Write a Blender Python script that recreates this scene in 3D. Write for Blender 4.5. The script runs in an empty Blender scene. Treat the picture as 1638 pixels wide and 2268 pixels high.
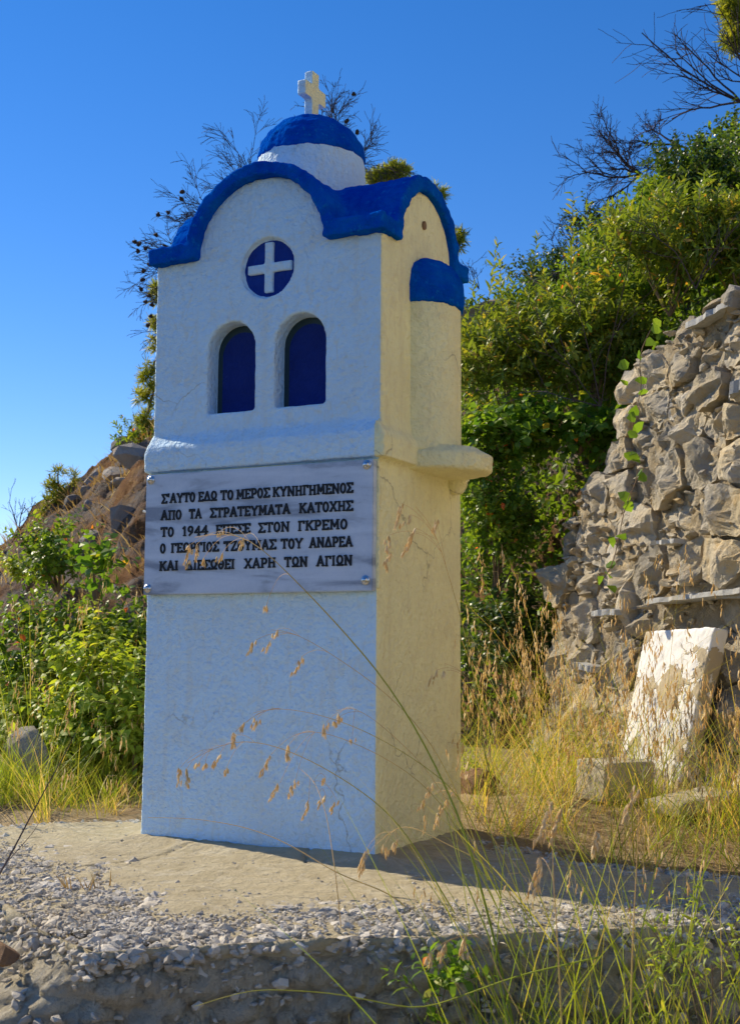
import bpy, bmesh, math, random
import numpy as np
from mathutils import Vector, Matrix

SC = bpy.context.scene
COL = SC.collection
R = math.radians

# ------------------------------------------------------------------ camera
CAM_POS = np.array([1.88640, -2.47796, 0.44932])
CAM_R = np.array([0.8878949, 0.46000063, 0.00648536])
CAM_U = np.array([0.04449368, -0.09989591, 0.99400258])
CAM_F = np.array([-0.45788967, 0.88228126, 0.10916419])
FOC = 2827.22 / 1638.0
cd = bpy.data.cameras.new('camera')
cam = bpy.data.objects.new('camera', cd)
COL.objects.link(cam)
cd.sensor_fit = 'HORIZONTAL'
cd.sensor_width = 36.0
cd.lens = 36.0 * FOC
cd.clip_start = 0.05
cd.clip_end = 2000.0
cam.matrix_world = Matrix(((CAM_R[0], CAM_U[0], -CAM_F[0], CAM_POS[0]),
                           (CAM_R[1], CAM_U[1], -CAM_F[1], CAM_POS[1]),
                           (CAM_R[2], CAM_U[2], -CAM_F[2], CAM_POS[2]),
                           (0, 0, 0, 1)))
cd.dof.use_dof = True
cd.dof.focus_distance = 2.95
cd.dof.aperture_fstop = 18.0
SC.camera = cam

# ------------------------------------------------------------------ light
SUN_EL, SUN_AZ = R(37.0), R(171.0)      # direction towards the sun, azimuth from +X
SUN_DIR = np.array([math.cos(SUN_EL) * math.cos(SUN_AZ), math.cos(SUN_EL) * math.sin(SUN_AZ), math.sin(SUN_EL)])
ld = bpy.data.lights.new('sun', 'SUN')
ld.energy = 3.75
ld.angle = R(0.5)
ld.color = (1.0, 0.87, 0.64)
sun = bpy.data.objects.new('sun', ld)
COL.objects.link(sun)
sun.rotation_euler = Vector(SUN_DIR.tolist()).to_track_quat('Z', 'Y').to_euler()
sun.location = (-6, 2, 6)

W = bpy.data.worlds.new('World')
SC.world = W
W.use_nodes = True
wt = W.node_tree
wt.nodes.clear()
wo = wt.nodes.new('ShaderNodeOutputWorld')
wb = wt.nodes.new('ShaderNodeBackground')
ws = wt.nodes.new('ShaderNodeTexSky')
ws.sky_type = 'NISHITA'
ws.sun_disc = False
ws.sun_elevation = SUN_EL
ws.sun_rotation = math.pi / 2 - SUN_AZ
ws.air_density = 1.0
ws.dust_density = 0.0
ws.ozone_density = 2.5
ws.altitude = 1200.0
wh = wt.nodes.new('ShaderNodeHueSaturation')
wh.inputs['Saturation'].default_value = 1.36
wm = wt.nodes.new('ShaderNodeMix')
wm.data_type = 'RGBA'
wm.blend_type = 'MULTIPLY'
wm.inputs[0].default_value = 1.0
wm.inputs[7].default_value = (1.0, 0.91, 0.97, 1)
wt.links.new(ws.outputs[0], wm.inputs[6])
wt.links.new(wm.outputs[2], wh.inputs['Color'])
wt.links.new(wh.outputs[0], wb.inputs['Color'])
wb.inputs['Strength'].default_value = 0.096
wt.links.new(wb.outputs[0], wo.inputs['Surface'])

SC.view_settings.view_transform = 'Standard'
SC.view_settings.look = 'None'
SC.view_settings.exposure = 0.80
SC.view_settings.gamma = 1.0
SC.cycles.max_bounces = 8
SC.cycles.diffuse_bounces = 4
SC.cycles.transmission_bounces = 4
SC.cycles.use_denoising = True


# ------------------------------------------------------------------ helpers
def at(x, y, t):
    """place that the photo shows at (x, y) of its 1638 x 2268 view, t metres ahead of the camera"""
    return CAM_POS + t * (CAM_F + CAM_R * ((x - 819.0) / 2827.22) - CAM_U * ((y - 1134.0) / 2827.22))


def unit(v):
    v = np.asarray(v, float)
    return v / (np.linalg.norm(v, axis=-1, keepdims=True) + 1e-12)


def hash3(ix, iy, iz, s):
    h = (ix.astype(np.int64) * 374761393 + iy.astype(np.int64) * 668265263 + iz.astype(np.int64) * 2147483647 + s * 974711) & 0xFFFFFFFF
    h = ((h ^ (h >> 13)) * 1274126177) & 0xFFFFFFFF
    h = ((h ^ (h >> 16)) * 2246822519) & 0xFFFFFFFF
    h = h ^ (h >> 15)
    return (h & 0xFFFFFF) / float(0xFFFFFF)


def vnoise(p, scale=1.0, seed=0):
    """smooth value noise, -1..1"""
    q = np.asarray(p, float) * scale
    i = np.floor(q).astype(np.int64)
    f = q - i
    f = f * f * f * (f * (f * 6 - 15) + 10)
    o = 0
    for a in (0, 1):
        for b in (0, 1):
            for c in (0, 1):
                w = (f[:, 0] if a else 1 - f[:, 0]) * (f[:, 1] if b else 1 - f[:, 1]) * (f[:, 2] if c else 1 - f[:, 2])
                o = o + w * hash3(i[:, 0] + a, i[:, 1] + b, i[:, 2] + c, seed)
    return o * 2 - 1


def fbm(p, scale, oct=4, seed=0, gain=0.5):
    o, a, n = 0, 1.0, 0
    for k in range(oct):
        o = o + a * vnoise(p, scale * 2 ** k, seed + 17 * k)
        n += a
        a *= gain
    return o / n


def worley(p, scale, seed=0):
    """distance to nearest and second nearest cell point, and the cell's own random value"""
    q = np.asarray(p, float) * scale
    i = np.floor(q).astype(np.int64)
    d1 = np.full(len(q), 9.0)
    d2 = np.full(len(q), 9.0)
    idv = np.zeros(len(q))
    for a in (-1, 0, 1):
        for b in (-1, 0, 1):
            for c in (-1, 0, 1):
                x, y, z = i[:, 0] + a, i[:, 1] + b, i[:, 2] + c
                px = x + hash3(x, y, z, seed)
                py = y + hash3(x, y, z, seed + 1)
                pz = z + hash3(x, y, z, seed + 2)
                d = np.sqrt((px - q[:, 0]) ** 2 + (py - q[:, 1]) ** 2 + (pz - q[:, 2]) ** 2)
                m = d < d1
                d2 = np.where(m, d1, np.minimum(d2, d))
                idv = np.where(m, hash3(x, y, z, seed + 3), idv)
                d1 = np.where(m, d, d1)
    return d1, d2, idv


class MB:
    """collects verts and faces, then links them as ONE mesh object"""

    def __init__(self):
        self.v, self.f, self.t, self.m, self.n = [], [], [], [], 0

    def add(self, v, f, tone=0.5, mat=0):
        v = np.asarray(v, float).reshape(-1, 3)
        if isinstance(f, np.ndarray):
            f = (f + self.n)
            self.f.append(f)
            k = len(f)
        else:
            n = self.n
            self.f.append([tuple(i + n for i in q) for q in f])
            k = len(f)
        t = np.asarray(tone, float)
        self.t.append(np.full(k, float(t)) if t.ndim == 0 else t)
        self.m.append(np.full(k, mat, np.int32))
        self.v.append(v)
        self.n += len(v)

    def box(self, x0, x1, y0, y1, z0, z1, **k):
        v = [(x, y, z) for x in (x0, x1) for y in (y0, y1) for z in (z0, z1)]
        self.add(v, [(0, 1, 3, 2), (4, 6, 7, 5), (0, 4, 5, 1), (2, 3, 7, 6), (0, 2, 6, 4), (1, 5, 7, 3)], **k)

    def prism(self, poly, y0, y1, axis='y', **k):
        n = len(poly)
        vs = []
        for yy in (y0, y1):
            for a, b in poly:
                vs.append({'y': (a, yy, b), 'x': (yy, a, b), 'z': (a, b, yy)}[axis])
        f = [tuple(range(n)), tuple(range(2 * n - 1, n - 1, -1))]
        f += [(i, i + n, (i + 1) % n + n, (i + 1) % n) for i in range(n)]
        self.add(vs, f, **k)

    def tube(self, pts, rad, sides=4, tone=0.5, mat=0, cap=True):
        pts = np.asarray(pts, float)
        n = len(pts)
        rad = np.broadcast_to(np.asarray(rad, float), (n,))
        tg = unit(np.gradient(pts, axis=0))
        ref = np.array([0.31, 0.17, 0.93]) if abs(tg[0, 2]) < 0.9 else np.array([0.93, 0.3, 0.1])
        a = unit(np.cross(tg, ref))
        b = np.cross(tg, a)
        ang = np.arange(sides) * 2 * math.pi / sides
        v = pts[:, None] + rad[:, None, None] * (np.cos(ang)[None, :, None] * a[:, None] + np.sin(ang)[None, :, None] * b[:, None])
        i = np.arange(n - 1)[:, None] * sides
        j = np.arange(sides)[None]
        j2 = (j + 1) % sides
        f = np.stack([i + j, i + j2, i + sides + j2, i + sides + j], -1).reshape(-1, 4)
        self.add(v.reshape(-1, 3), f, tone, mat)

    def lathe(self, prof, c=(0, 0), seg=48, a0=0, a1=2 * math.pi, sx=1.0, **k):
        full = abs(a1 - a0 - 2 * math.pi) < 1e-6
        ang = np.linspace(a0, a1, seg + (0 if full else 1), endpoint=not full)
        m = len(ang)
        vs = [(c[0] + sx * r * math.cos(t), c[1] + r * math.sin(t), z) for r, z in prof for t in ang]
        f = []
        for i in range(len(prof) - 1):
            for j in range(m if full else m - 1):
                j2 = (j + 1) % m
                f.append((i * m + j, i * m + j2, (i + 1) * m + j2, (i + 1) * m + j))
        f.append(tuple(range(m))[::-1])
        f.append(tuple((len(prof) - 1) * m + j for j in range(m)))
        self.add(vs, f, **k)

    def build(self, name, mats, parent=None, smooth=False, loc=None):
        me = bpy.data.meshes.new(name)
        if self.n:
            v = np.concatenate(self.v)
            starts, total, loops = [], [], []
            for f in self.f:
                if isinstance(f, np.ndarray):
                    loops.append(f.reshape(-1))
                    total.append(np.full(len(f), f.shape[1]))
                else:
                    for q in f:
                        loops.append(np.array(q))
                        total.append(np.array([len(q)]))
            loops = np.concatenate(loops).astype(np.int32)
            total = np.concatenate(total).astype(np.int32)
            starts = np.concatenate([[0], np.cumsum(total)[:-1]]).astype(np.int32)
            if loc is not None:
                v = v - np.asarray(loc)
            me.vertices.add(len(v))
            me.vertices.foreach_set('co', v.astype(np.float32).reshape(-1))
            me.loops.add(len(loops))
            me.loops.foreach_set('vertex_index', loops)
            me.polygons.add(len(total))
            me.polygons.foreach_set('loop_start', starts)
            me.polygons.foreach_set('loop_total', total)
            me.polygons.foreach_set('material_index', np.concatenate(self.m))
            me.polygons.foreach_set('use_smooth', np.full(len(total), smooth))
            me.update(calc_edges=True)
            at_ = me.attributes.new('tone', 'FLOAT', 'FACE')
            at_.data.foreach_set('value', np.concatenate(self.t).astype(np.float32))
            me.validate()
        for m in (mats if isinstance(mats, (list, tuple)) else [mats]):
            me.materials.append(m)
        return link(name, me, parent, loc)


def link(name, me, parent=None, loc=None):
    o = bpy.data.objects.new(name, me)
    COL.objects.link(o)
    if parent is not None:
        o.parent = parent
        if loc is not None:
            o.location = Vector(np.asarray(loc).tolist()) - parent.location
        else:
            o.location = -parent.location
    elif loc is not None:
        o.location = np.asarray(loc).tolist()
    return o


def tag(o, label=None, cat=None, group=None, kind=None):
    if label:
        o['label'] = label
    if cat:
        o['category'] = cat
    if group:
        o['group'] = group
    if kind:
        o['kind'] = kind
    return o


def thing(name, loc, label, cat, group=None):
    o = bpy.data.objects.new(name, None)
    o.empty_display_size = 0.05
    COL.objects.link(o)
    o.location = np.asarray(loc).tolist()
    return tag(o, label, cat, group)


def remesh(mb, name, voxel, disp=None, mats=None, parent=None, smooth_iter=2, cuts=(), matfn=None):
    """fuse the collected solids into one plastered skin and roughen it"""
    tmp = mb.build(name + '_raw', [])
    if cuts:
        md = tmp.modifiers.new('r0', 'REMESH')
        md.mode = 'VOXEL'
        md.voxel_size = voxel
    for i, c in enumerate(cuts):
        co = c.build('cut', [])
        md = tmp.modifiers.new('b%d' % i, 'BOOLEAN')
        md.operation = 'DIFFERENCE'
        md.object = co
        md.solver = 'EXACT'
    if cuts:
        dg = bpy.context.evaluated_depsgraph_get()
        me0 = bpy.data.meshes.new_from_object(tmp.evaluated_get(dg))
        for m_ in list(tmp.modifiers):
            if m_.type == 'BOOLEAN':
                bpy.data.objects.remove(m_.object)
        tmp.modifiers.clear()
        tmp.data = me0
    md = tmp.modifiers.new('r', 'REMESH')
    md.mode = 'VOXEL'
    md.voxel_size = voxel
    md.use_smooth_shade = True
    if smooth_iter:
        sm = tmp.modifiers.new('s', 'SMOOTH')
        sm.factor = 0.5
        sm.iterations = smooth_iter
    dg = bpy.context.evaluated_depsgraph_get()
    me = bpy.data.meshes.new_from_object(tmp.evaluated_get(dg))
    old = tmp.data
    bpy.data.objects.remove(tmp)
    bpy.data.meshes.remove(old)
    me.name = name
    n = len(me.vertices)
    co = np.empty(n * 3, np.float32)
    no = np.empty(n * 3, np.float32)
    me.vertices.foreach_get('co', co)
    me.vertices.foreach_get('normal', no)
    co = co.reshape(-1, 3).astype(float)
    no = no.reshape(-1, 3).astype(float)
    if disp is not None:
        co = disp(co, no)
        me.vertices.foreach_set('co', co.astype(np.float32).reshape(-1))
    me.materials.clear()
    for m in (mats if isinstance(mats, (list, tuple)) else [mats]):
        me.materials.append(m)
    me.polygons.foreach_set('use_smooth', np.ones(len(me.polygons), bool))
    me.update()
    if matfn is not None:
        pc = np.empty(len(me.polygons) * 3, np.float32)
        pn = np.empty(len(me.polygons) * 3, np.float32)
        me.polygons.foreach_get('center', pc)
        me.polygons.foreach_get('normal', pn)
        me.polygons.foreach_set('material_index', matfn(pc.reshape(-1, 3), pn.reshape(-1, 3)).astype(np.int32))
    return link(name, me, parent)


# ------------------------------------------------------------------ materials
def mat(name):
    m = bpy.data.materials.new(name)
    m.use_nodes = True
    nt = m.node_tree
    nt.nodes.clear()
    out = nt.nodes.new('ShaderNodeOutputMaterial')
    return m, nt, out


def N(nt, typ, **k):
    n = nt.nodes.new(typ)
    for a, b in k.items():
        if a in n.inputs:
            n.inputs[a].default_value = b
        else:
            setattr(n, a, b)
    return n


def ramp(nt, stops, fac=None):
    r = nt.nodes.new('ShaderNodeValToRGB')
    e = r.color_ramp.elements
    while len(e) < len(stops):
        e.new(0.5)
    for i, (p, c) in enumerate(stops):
        e[i].position = p
        e[i].color = (*c, 1) if len(c) == 3 else c
    if fac is not None:
        nt.links.new(fac, r.inputs[0])
    return r


def mix(nt, fac, a, b, typ='MIX'):
    m = nt.nodes.new('ShaderNodeMix')
    m.data_type = 'RGBA'
    m.blend_type = typ
    for sock, val in ((m.inputs[0], fac), (m.inputs[6], a), (m.inputs[7], b)):
        if hasattr(val, 'is_linked') or isinstance(val, bpy.types.NodeSocket):
            nt.links.new(val, sock)
        elif isinstance(val, (tuple, list)):
            sock.default_value = (*val, 1)
        else:
            sock.default_value = val
    return m.outputs[2]


def noise_tex(nt, scale, detail=5, rough=0.6, coord=None, dist=0.0):
    n = nt.nodes.new('ShaderNodeTexNoise')
    n.inputs['Scale'].default_value = scale
    n.inputs['Detail'].default_value = detail
    n.inputs['Roughness'].default_value = rough
    n.inputs['Distortion'].default_value = dist
    if coord is not None:
        nt.links.new(coord, n.inputs['Vector'])
    return n.outputs[0]


def objcoord(nt, scale=None):
    c = nt.nodes.new('ShaderNodeTexCoord').outputs['Object']
    if scale:
        m = nt.nodes.new('ShaderNodeMapping')
        m.inputs['Scale'].default_value = scale
        nt.links.new(c, m.inputs['Vector'])
        c = m.outputs[0]
    return c


def bump(nt, h, strength, dist, prev=None):
    b = nt.nodes.new('ShaderNodeBump')
    b.inputs['Strength'].default_value = strength
    b.inputs['Distance'].default_value = dist
    nt.links.new(h, b.inputs['Height'])
    if prev is not None:
        nt.links.new(prev, b.inputs['Normal'])
    return b.outputs[0]


def principled(nt, out, color, rough=0.8, normal=None, spec=0.3, metallic=0.0):
    p = nt.nodes.new('ShaderNodeBsdfPrincipled')
    if isinstance(color, (tuple, list)):
        p.inputs['Base Color'].default_value = (*color, 1)
    else:
        nt.links.new(color, p.inputs['Base Color'])
    if isinstance(rough, float):
        p.inputs['Roughness'].default_value = rough
    else:
        nt.links.new(rough, p.inputs['Roughness'])
    p.inputs['Specular IOR Level'].default_value = spec
    p.inputs['Metallic'].default_value = metallic
    if normal is not None:
        nt.links.new(normal, p.inputs['Normal'])
    if out is not None:
        nt.links.new(p.outputs[0], out.inputs[0])
    return p


def m_plaster(name, base, stain, stain_amt=0.35, streak=True):
    m, nt, out = mat(name)
    c = objcoord(nt)
    big = noise_tex(nt, 5.0, 6, 0.65, c, 0.6)
    f1 = ramp(nt, [(0.45, (0, 0, 0)), (0.8, (1, 1, 1))], big).outputs[0]
    col = mix(nt, f1, base, tuple(b * (1 - stain_amt) + s * stain_amt for b, s in zip(base, stain)))
    specks = ramp(nt, [(0.70, (0, 0, 0)), (0.76, (1, 1, 1))], noise_tex(nt, 190.0, 2, 0.5, c)).outputs[0]
    gate = ramp(nt, [(0.5, (0, 0, 0)), (0.75, (1, 1, 1))], noise_tex(nt, 9.0, 3, 0.5, c)).outputs[0]
    sg = mix(nt, 1.0, specks, gate, 'MULTIPLY')
    col = mix(nt, sg, col, tuple(s * 0.55 for s in stain))
    mot = ramp(nt, [(0.50, (0, 0, 0)), (0.66, (0.75, 0.75, 0.75))], noise_tex(nt, 42.0, 4, 0.6, objcoord(nt, (1.0, 1.0, 0.55)), 0.9)).outputs[0]
    col = mix(nt, mot, col, tuple(b * 0.62 + s * 0.38 for b, s in zip(base, stain)))
    if streak:
        c2 = objcoord(nt, (26.0, 26.0, 1.6))
        st = ramp(nt, [(0.54, (0, 0, 0)), (0.80, (0.75, 0.75, 0.75))], noise_tex(nt, 1.0, 4, 0.6, c2)).outputs[0]
        col = mix(nt, st, col, tuple(b * 0.55 + s * 0.45 for b, s in zip(base, stain)))
    vo = nt.nodes.new('ShaderNodeTexVoronoi')
    vo.feature = 'DISTANCE_TO_EDGE'
    vo.inputs['Scale'].default_value = 2.6
    cw = nt.nodes.new('ShaderNodeVectorMath')
    cw.operation = 'MULTIPLY_ADD'
    nw = nt.nodes.new('ShaderNodeTexNoise')
    nw.inputs['Scale'].default_value = 9.0
    nw.inputs['Detail'].default_value = 6.0
    nt.links.new(c, nw.inputs['Vector'])
    nt.links.new(nw.outputs['Color'], cw.inputs[0])
    cw.inputs[1].default_value = (0.16, 0.16, 0.16)
    nt.links.new(c, cw.inputs[2])
    nt.links.new(cw.outputs[0], vo.inputs['Vector'])
    cl = ramp(nt, [(0.0, (0.65, 0.65, 0.65)), (0.006, (0, 0, 0))], vo.outputs['Distance']).outputs[0]
    cg = ramp(nt, [(0.52, (0, 0, 0)), (0.60, (1, 1, 1))], noise_tex(nt, 3.2, 3, 0.5, c)).outputs[0]
    col = mix(nt, mix(nt, 1.0, cl, cg, 'MULTIPLY'), col, tuple(s_ * 0.35 for s_ in stain))
    nrm = bump(nt, noise_tex(nt, 85.0, 3, 0.55, c), 1.0, 0.009)
    nrm = bump(nt, noise_tex(nt, 220.0, 3, 0.6, c), 0.6, 0.002, nrm)
    principled(nt, out, col, 0.82, nrm, 0.25)
    return m


M_SKYWHITE = m_plaster('sky_tinted_plaster', (0.59, 0.80, 0.97), (0.66, 0.60, 0.44), 0.30)  # white plaster with the blue of sky-lit shade put into its colour
M_BOUNCEWHITE = m_plaster('bounce_tinted_plaster', (0.92, 0.86, 0.50), (0.62, 0.50, 0.28), 0.30)  # same white plaster, warm bounced light painted into the base colour


def m_blue(name, base, lite, worn=True):
    m, nt, out = mat(name)
    c = objcoord(nt)
    f = ramp(nt, [(0.35, (0, 0, 0)), (0.7, (1, 1, 1))], noise_tex(nt, 14.0, 5, 0.65, c)).outputs[0]
    col = mix(nt, f, base, lite)
    wear = ramp(nt, [(0.58, (0, 0, 0)), (0.72, (1, 1, 1))], noise_tex(nt, 60.0, 4, 0.7, c)).outputs[0]
    if worn:
        col = mix(nt, wear, col, (0.008, 0.17, 0.52))
    nrm = bump(nt, noise_tex(nt, 75.0, 4, 0.6, c, 1.0), 0.8, 0.008)
    principled(nt, out, col, 0.8, nrm, 0.0 if worn else 0.3)
    return m


M_BLUE = m_blue('blue_roof_paint', (0.0015, 0.054, 0.42), (0.003, 0.115, 0.52))
M_BLUED = m_blue('blue_door_paint', (0.002, 0.016, 0.15), (0.003, 0.022, 0.19), False)


def m_rock(name, a, b, c_, scale=7.0, bstr=1.0, per_island=True, lich=(0.12, 0.11, 0.10)):
    m, nt, out = mat(name)
    c = objcoord(nt)
    f = ramp(nt, [(0.36, (0, 0, 0)), (0.64, (1, 1, 1))], noise_tex(nt, scale, 7, 0.62, c, 0.5)).outputs[0]
    col = mix(nt, f, a, b)
    f2 = ramp(nt, [(0.52, (0, 0, 0)), (0.70, (1, 1, 1))], noise_tex(nt, scale * 0.8 + 1.3, 6, 0.7, c, 1.2)).outputs[0]
    col = mix(nt, f2, col, c_)
    f3 = ramp(nt, [(0.62, (0, 0, 0)), (0.72, (0.8, 0.8, 0.8))], noise_tex(nt, scale * 4.2, 5, 0.7, c)).outputs[0]
    col = mix(nt, f3, col, lich)
    if per_island:
        g = nt.nodes.new('ShaderNodeAttribute')
        g.attribute_name = 'tone'
        hs = nt.nodes.new('ShaderNodeHueSaturation')
        mr = N(nt, 'ShaderNodeMapRange')
        mr.inputs['To Min'].default_value = 0.68
        mr.inputs['To Max'].default_value = 1.22
        nt.links.new(g.outputs['Fac'], mr.inputs['Value'])
        nt.links.new(mr.outputs[0], hs.inputs['Value'])
        nt.links.new(col, hs.inputs['Color'])
        col = hs.outputs[0]
    vor = nt.nodes.new('ShaderNodeTexVoronoi')
    vor.inputs['Scale'].default_value = scale * 5
    nt.links.new(c, vor.inputs['Vector'])
    nrm = bump(nt, noise_tex(nt, scale * 3, 9, 0.72, c), bstr, 0.03)
    nrm = bump(nt, vor.outputs['Distance'], bstr * 0.35, 0.006, nrm)
    nrm = bump(nt, noise_tex(nt, scale * 28, 4, 0.6, c), bstr * 0.6, 0.002, nrm)
    principled(nt, out, col, 0.9, nrm, 0.2)
    return m


M_WALLSTONE = m_rock('limestone', (0.48, 0.44, 0.37), (0.58, 0.48, 0.31), (0.60, 0.42, 0.19), 6.0)
M_MORTAR = m_rock('lime_mortar', (0.54, 0.45, 0.31), (0.46, 0.36, 0.22), (0.58, 0.51, 0.39), 11.0, 1.2, False)
M_SLATE = m_rock('slate', (0.36, 0.37, 0.37), (0.45, 0.44, 0.41), (0.42, 0.38, 0.30), 9.0, 0.4)
M_HILLROCK = m_rock('hill_rock', (0.25, 0.235, 0.225), (0.34, 0.31, 0.27), (0.33, 0.22, 0.125), 3.0, 1.0, True)
M_BROWNROCK = m_rock('brown_rock', (0.26, 0.14, 0.07), (0.34, 0.21, 0.11), (0.20, 0.13, 0.09), 8.0, 0.8, False)
M_CONC = m_rock('old_concrete', (0.53, 0.46, 0.31), (0.45, 0.38, 0.24), (0.60, 0.54, 0.40), 13.0, 0.7, False, (0.28, 0.25, 0.20))
M_CONCFACE = m_rock('concrete_face', (0.72, 0.65, 0.50), (0.60, 0.52, 0.37), (0.74, 0.70, 0.60), 10.0, 1.3, False, (0.30, 0.25, 0.19))
M_PEB = m_rock('pale_aggregate', (0.60, 0.56, 0.49), (0.50, 0.45, 0.37), (0.55, 0.47, 0.34), 9.0, 0.5, True, (0.36, 0.33, 0.29))
M_BLOCK = m_rock('cast_block', (0.53, 0.47, 0.35), (0.46, 0.40, 0.29), (0.58, 0.53, 0.43), 12.0, 0.5, False, (0.35, 0.30, 0.22))


def m_ground():
    m, nt, out = mat('dry_soil')
    c = objcoord(nt)
    f = ramp(nt, [(0.35, (0, 0, 0)), (0.65, (1, 1, 1))], noise_tex(nt, 5.0, 7, 0.65, c)).outputs[0]
    col = mix(nt, f, (0.30, 0.21, 0.12), (0.48, 0.38, 0.23))
    f2 = ramp(nt, [(0.55, (0, 0, 0)), (0.7, (1, 1, 1))], noise_tex(nt, 40.0, 5, 0.7, c)).outputs[0]
    col = mix(nt, f2, col, (0.58, 0.49, 0.33))
    ln = nt.nodes.new('ShaderNodeVectorMath')
    ln.operation = 'LENGTH'
    nt.links.new(c, ln.inputs[0])
    wob = N(nt, 'ShaderNodeMath', operation='MULTIPLY_ADD')
    nt.links.new(noise_tex(nt, 0.8, 4, 0.6, c), wob.inputs[0])
    wob.inputs[1].default_value = 1.6
    nt.links.new(ln.outputs['Value'], wob.inputs[2])
    far = N(nt, 'ShaderNodeMapRange')
    far.inputs['From Min'].default_value = 2.6
    far.inputs['From Max'].default_value = 4.2
    nt.links.new(wob.outputs[0], far.inputs['Value'])
    col = mix(nt, far.outputs[0], col, (0.055, 0.065, 0.022))
    nrm = bump(nt, noise_tex(nt, 45.0, 7, 0.7, c), 1.0, 0.02)
    principled(nt, out, col, 0.95, nrm, 0.1)
    return m


M_GROUND = m_ground()


def m_hill():
    m, nt, out = mat('hill_soil')
    c = objcoord(nt)
    f = ramp(nt, [(0.40, (0, 0, 0)), (0.60, (1, 1, 1))], noise_tex(nt, 2.2, 8, 0.65, c, 0.8)).outputs[0]
    col = mix(nt, f, (0.24, 0.120, 0.050), (0.23, 0.205, 0.185))
    f2 = ramp(nt, [(0.5, (0, 0, 0)), (0.68, (1, 1, 1))], noise_tex(nt, 9.0, 6, 0.7, c)).outputs[0]
    col = mix(nt, f2, col, (0.36, 0.215, 0.085))
    dk = ramp(nt, [(0.60, (0, 0, 0)), (0.70, (1, 1, 1))], noise_tex(nt, 6.0, 7, 0.72, c, 0.6)).outputs[0]
    col = mix(nt, dk, col, (0.10, 0.075, 0.06))
    nrm = bump(nt, noise_tex(nt, 9.0, 9, 0.7, c), 1.0, 0.16)
    nrm = bump(nt, noise_tex(nt, 60.0, 6, 0.7, c), 0.8, 0.015, nrm)
    principled(nt, out, col, 0.95, nrm, 0.1)
    return m


M_HILL = m_hill()


def m_leaf(name, stops, trans=0.35, tcol=None, rough=0.4, spec=0.45, tmul=1.0):
    m, nt, out = mat(name)
    a = nt.nodes.new('ShaderNodeAttribute')
    a.attribute_name = 'tone'
    col = ramp(nt, stops, a.outputs['Fac']).outputs[0]
    p = principled(nt, None, col, rough, None, spec)
    t = nt.nodes.new('ShaderNodeBsdfTranslucent')
    tc = mix(nt, 1.0, col, tcol or (2.2 * tmul, 2.0 * tmul, 0.9 * tmul), 'MULTIPLY')
    nt.links.new(tc, t.inputs[0])
    mx = nt.nodes.new('ShaderNodeMixShader')
    mx.inputs[0].default_value = trans
    nt.links.new(p.outputs[0], mx.inputs[1])
    nt.links.new(t.outputs[0], mx.inputs[2])
    nt.links.new(mx.outputs[0], out.inputs[0])
    return m


M_OLIVE = m_leaf('olive_leaf', [(0.0, (0.103, 0.162, 0.027)), (0.55, (0.196, 0.258, 0.035)), (0.86, (0.368, 0.324, 0.048)), (0.93, (0.517, 0.291, 0.056)), (1.0, (0.616, 0.403, 0.112))], 0.35, None, 0.45, 0.32)
M_LENT = m_leaf('lentisk_leaf', [(0.0, (0.078, 0.147, 0.020)), (0.6, (0.168, 0.265, 0.028)), (0.93, (0.311, 0.352, 0.039)), (0.97, (0.900, 0.176, 0.049)), (1.0, (0.900, 0.196, 0.059))], 0.38, None, 0.45, 0.32)
M_DARK = m_leaf('maquis_leaf', [(0.0, (0.030, 0.068, 0.015)), (0.7, (0.074, 0.128, 0.021)), (1.0, (0.165, 0.195, 0.030))], 0.3, None, 0.4, 0.45)
M_NETTLE = m_leaf('pale_herb_leaf', [(0.0, (0.195, 0.288, 0.034)), (0.6, (0.312, 0.389, 0.048)), (1.0, (0.468, 0.456, 0.068))], 0.42, None, 0.5, 0.35)
M_ROUND = m_leaf('creeper_leaf', [(0.0, (0.073, 0.165, 0.020)), (0.7, (0.156, 0.264, 0.026)), (0.94, (0.313, 0.330, 0.033)), (1.0, (0.835, 0.231, 0.050))], 0.42, None, 0.45, 0.32)
M_PINE = m_leaf('pine_needle', [(0.0, (0.10, 0.14, 0.020)), (0.5, (0.26, 0.29, 0.030)), (1.0, (0.46, 0.43, 0.05))], 0.35, None, 0.5, 0.3)
M_GRASSG = m_leaf('green_grass', [(0.0, (0.189, 0.270, 0.026)), (0.5, (0.347, 0.406, 0.037)), (0.8, (0.567, 0.466, 0.090)), (1.0, (0.724, 0.510, 0.196))], 0.35, (1.7, 1.6, 0.8), 0.5, 0.3)
M_STRAW = m_leaf('dry_straw', [(0.0, (0.26, 0.16, 0.06)), (0.5, (0.44, 0.31, 0.12)), (1.0, (0.60, 0.49, 0.27))], 0.3, (1.4, 1.3, 0.9), 0.6, 0.25)
M_OAT = m_leaf('oat_husk', [(0.0, (0.572, 0.396, 0.143)), (0.5, (0.770, 0.605, 0.297)), (1.0, (0.880, 0.792, 0.572))], 0.35, (1.4, 1.3, 0.9), 0.5, 0.3)
M_OATSTEM = m_leaf('oat_stem', [(0.0, (0.246, 0.319, 0.029)), (0.45, (0.435, 0.435, 0.043)), (0.75, (0.652, 0.464, 0.174)), (1.0, (0.609, 0.392, 0.174))], 0.2, (1.4, 1.3, 0.8), 0.5, 0.3)


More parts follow.
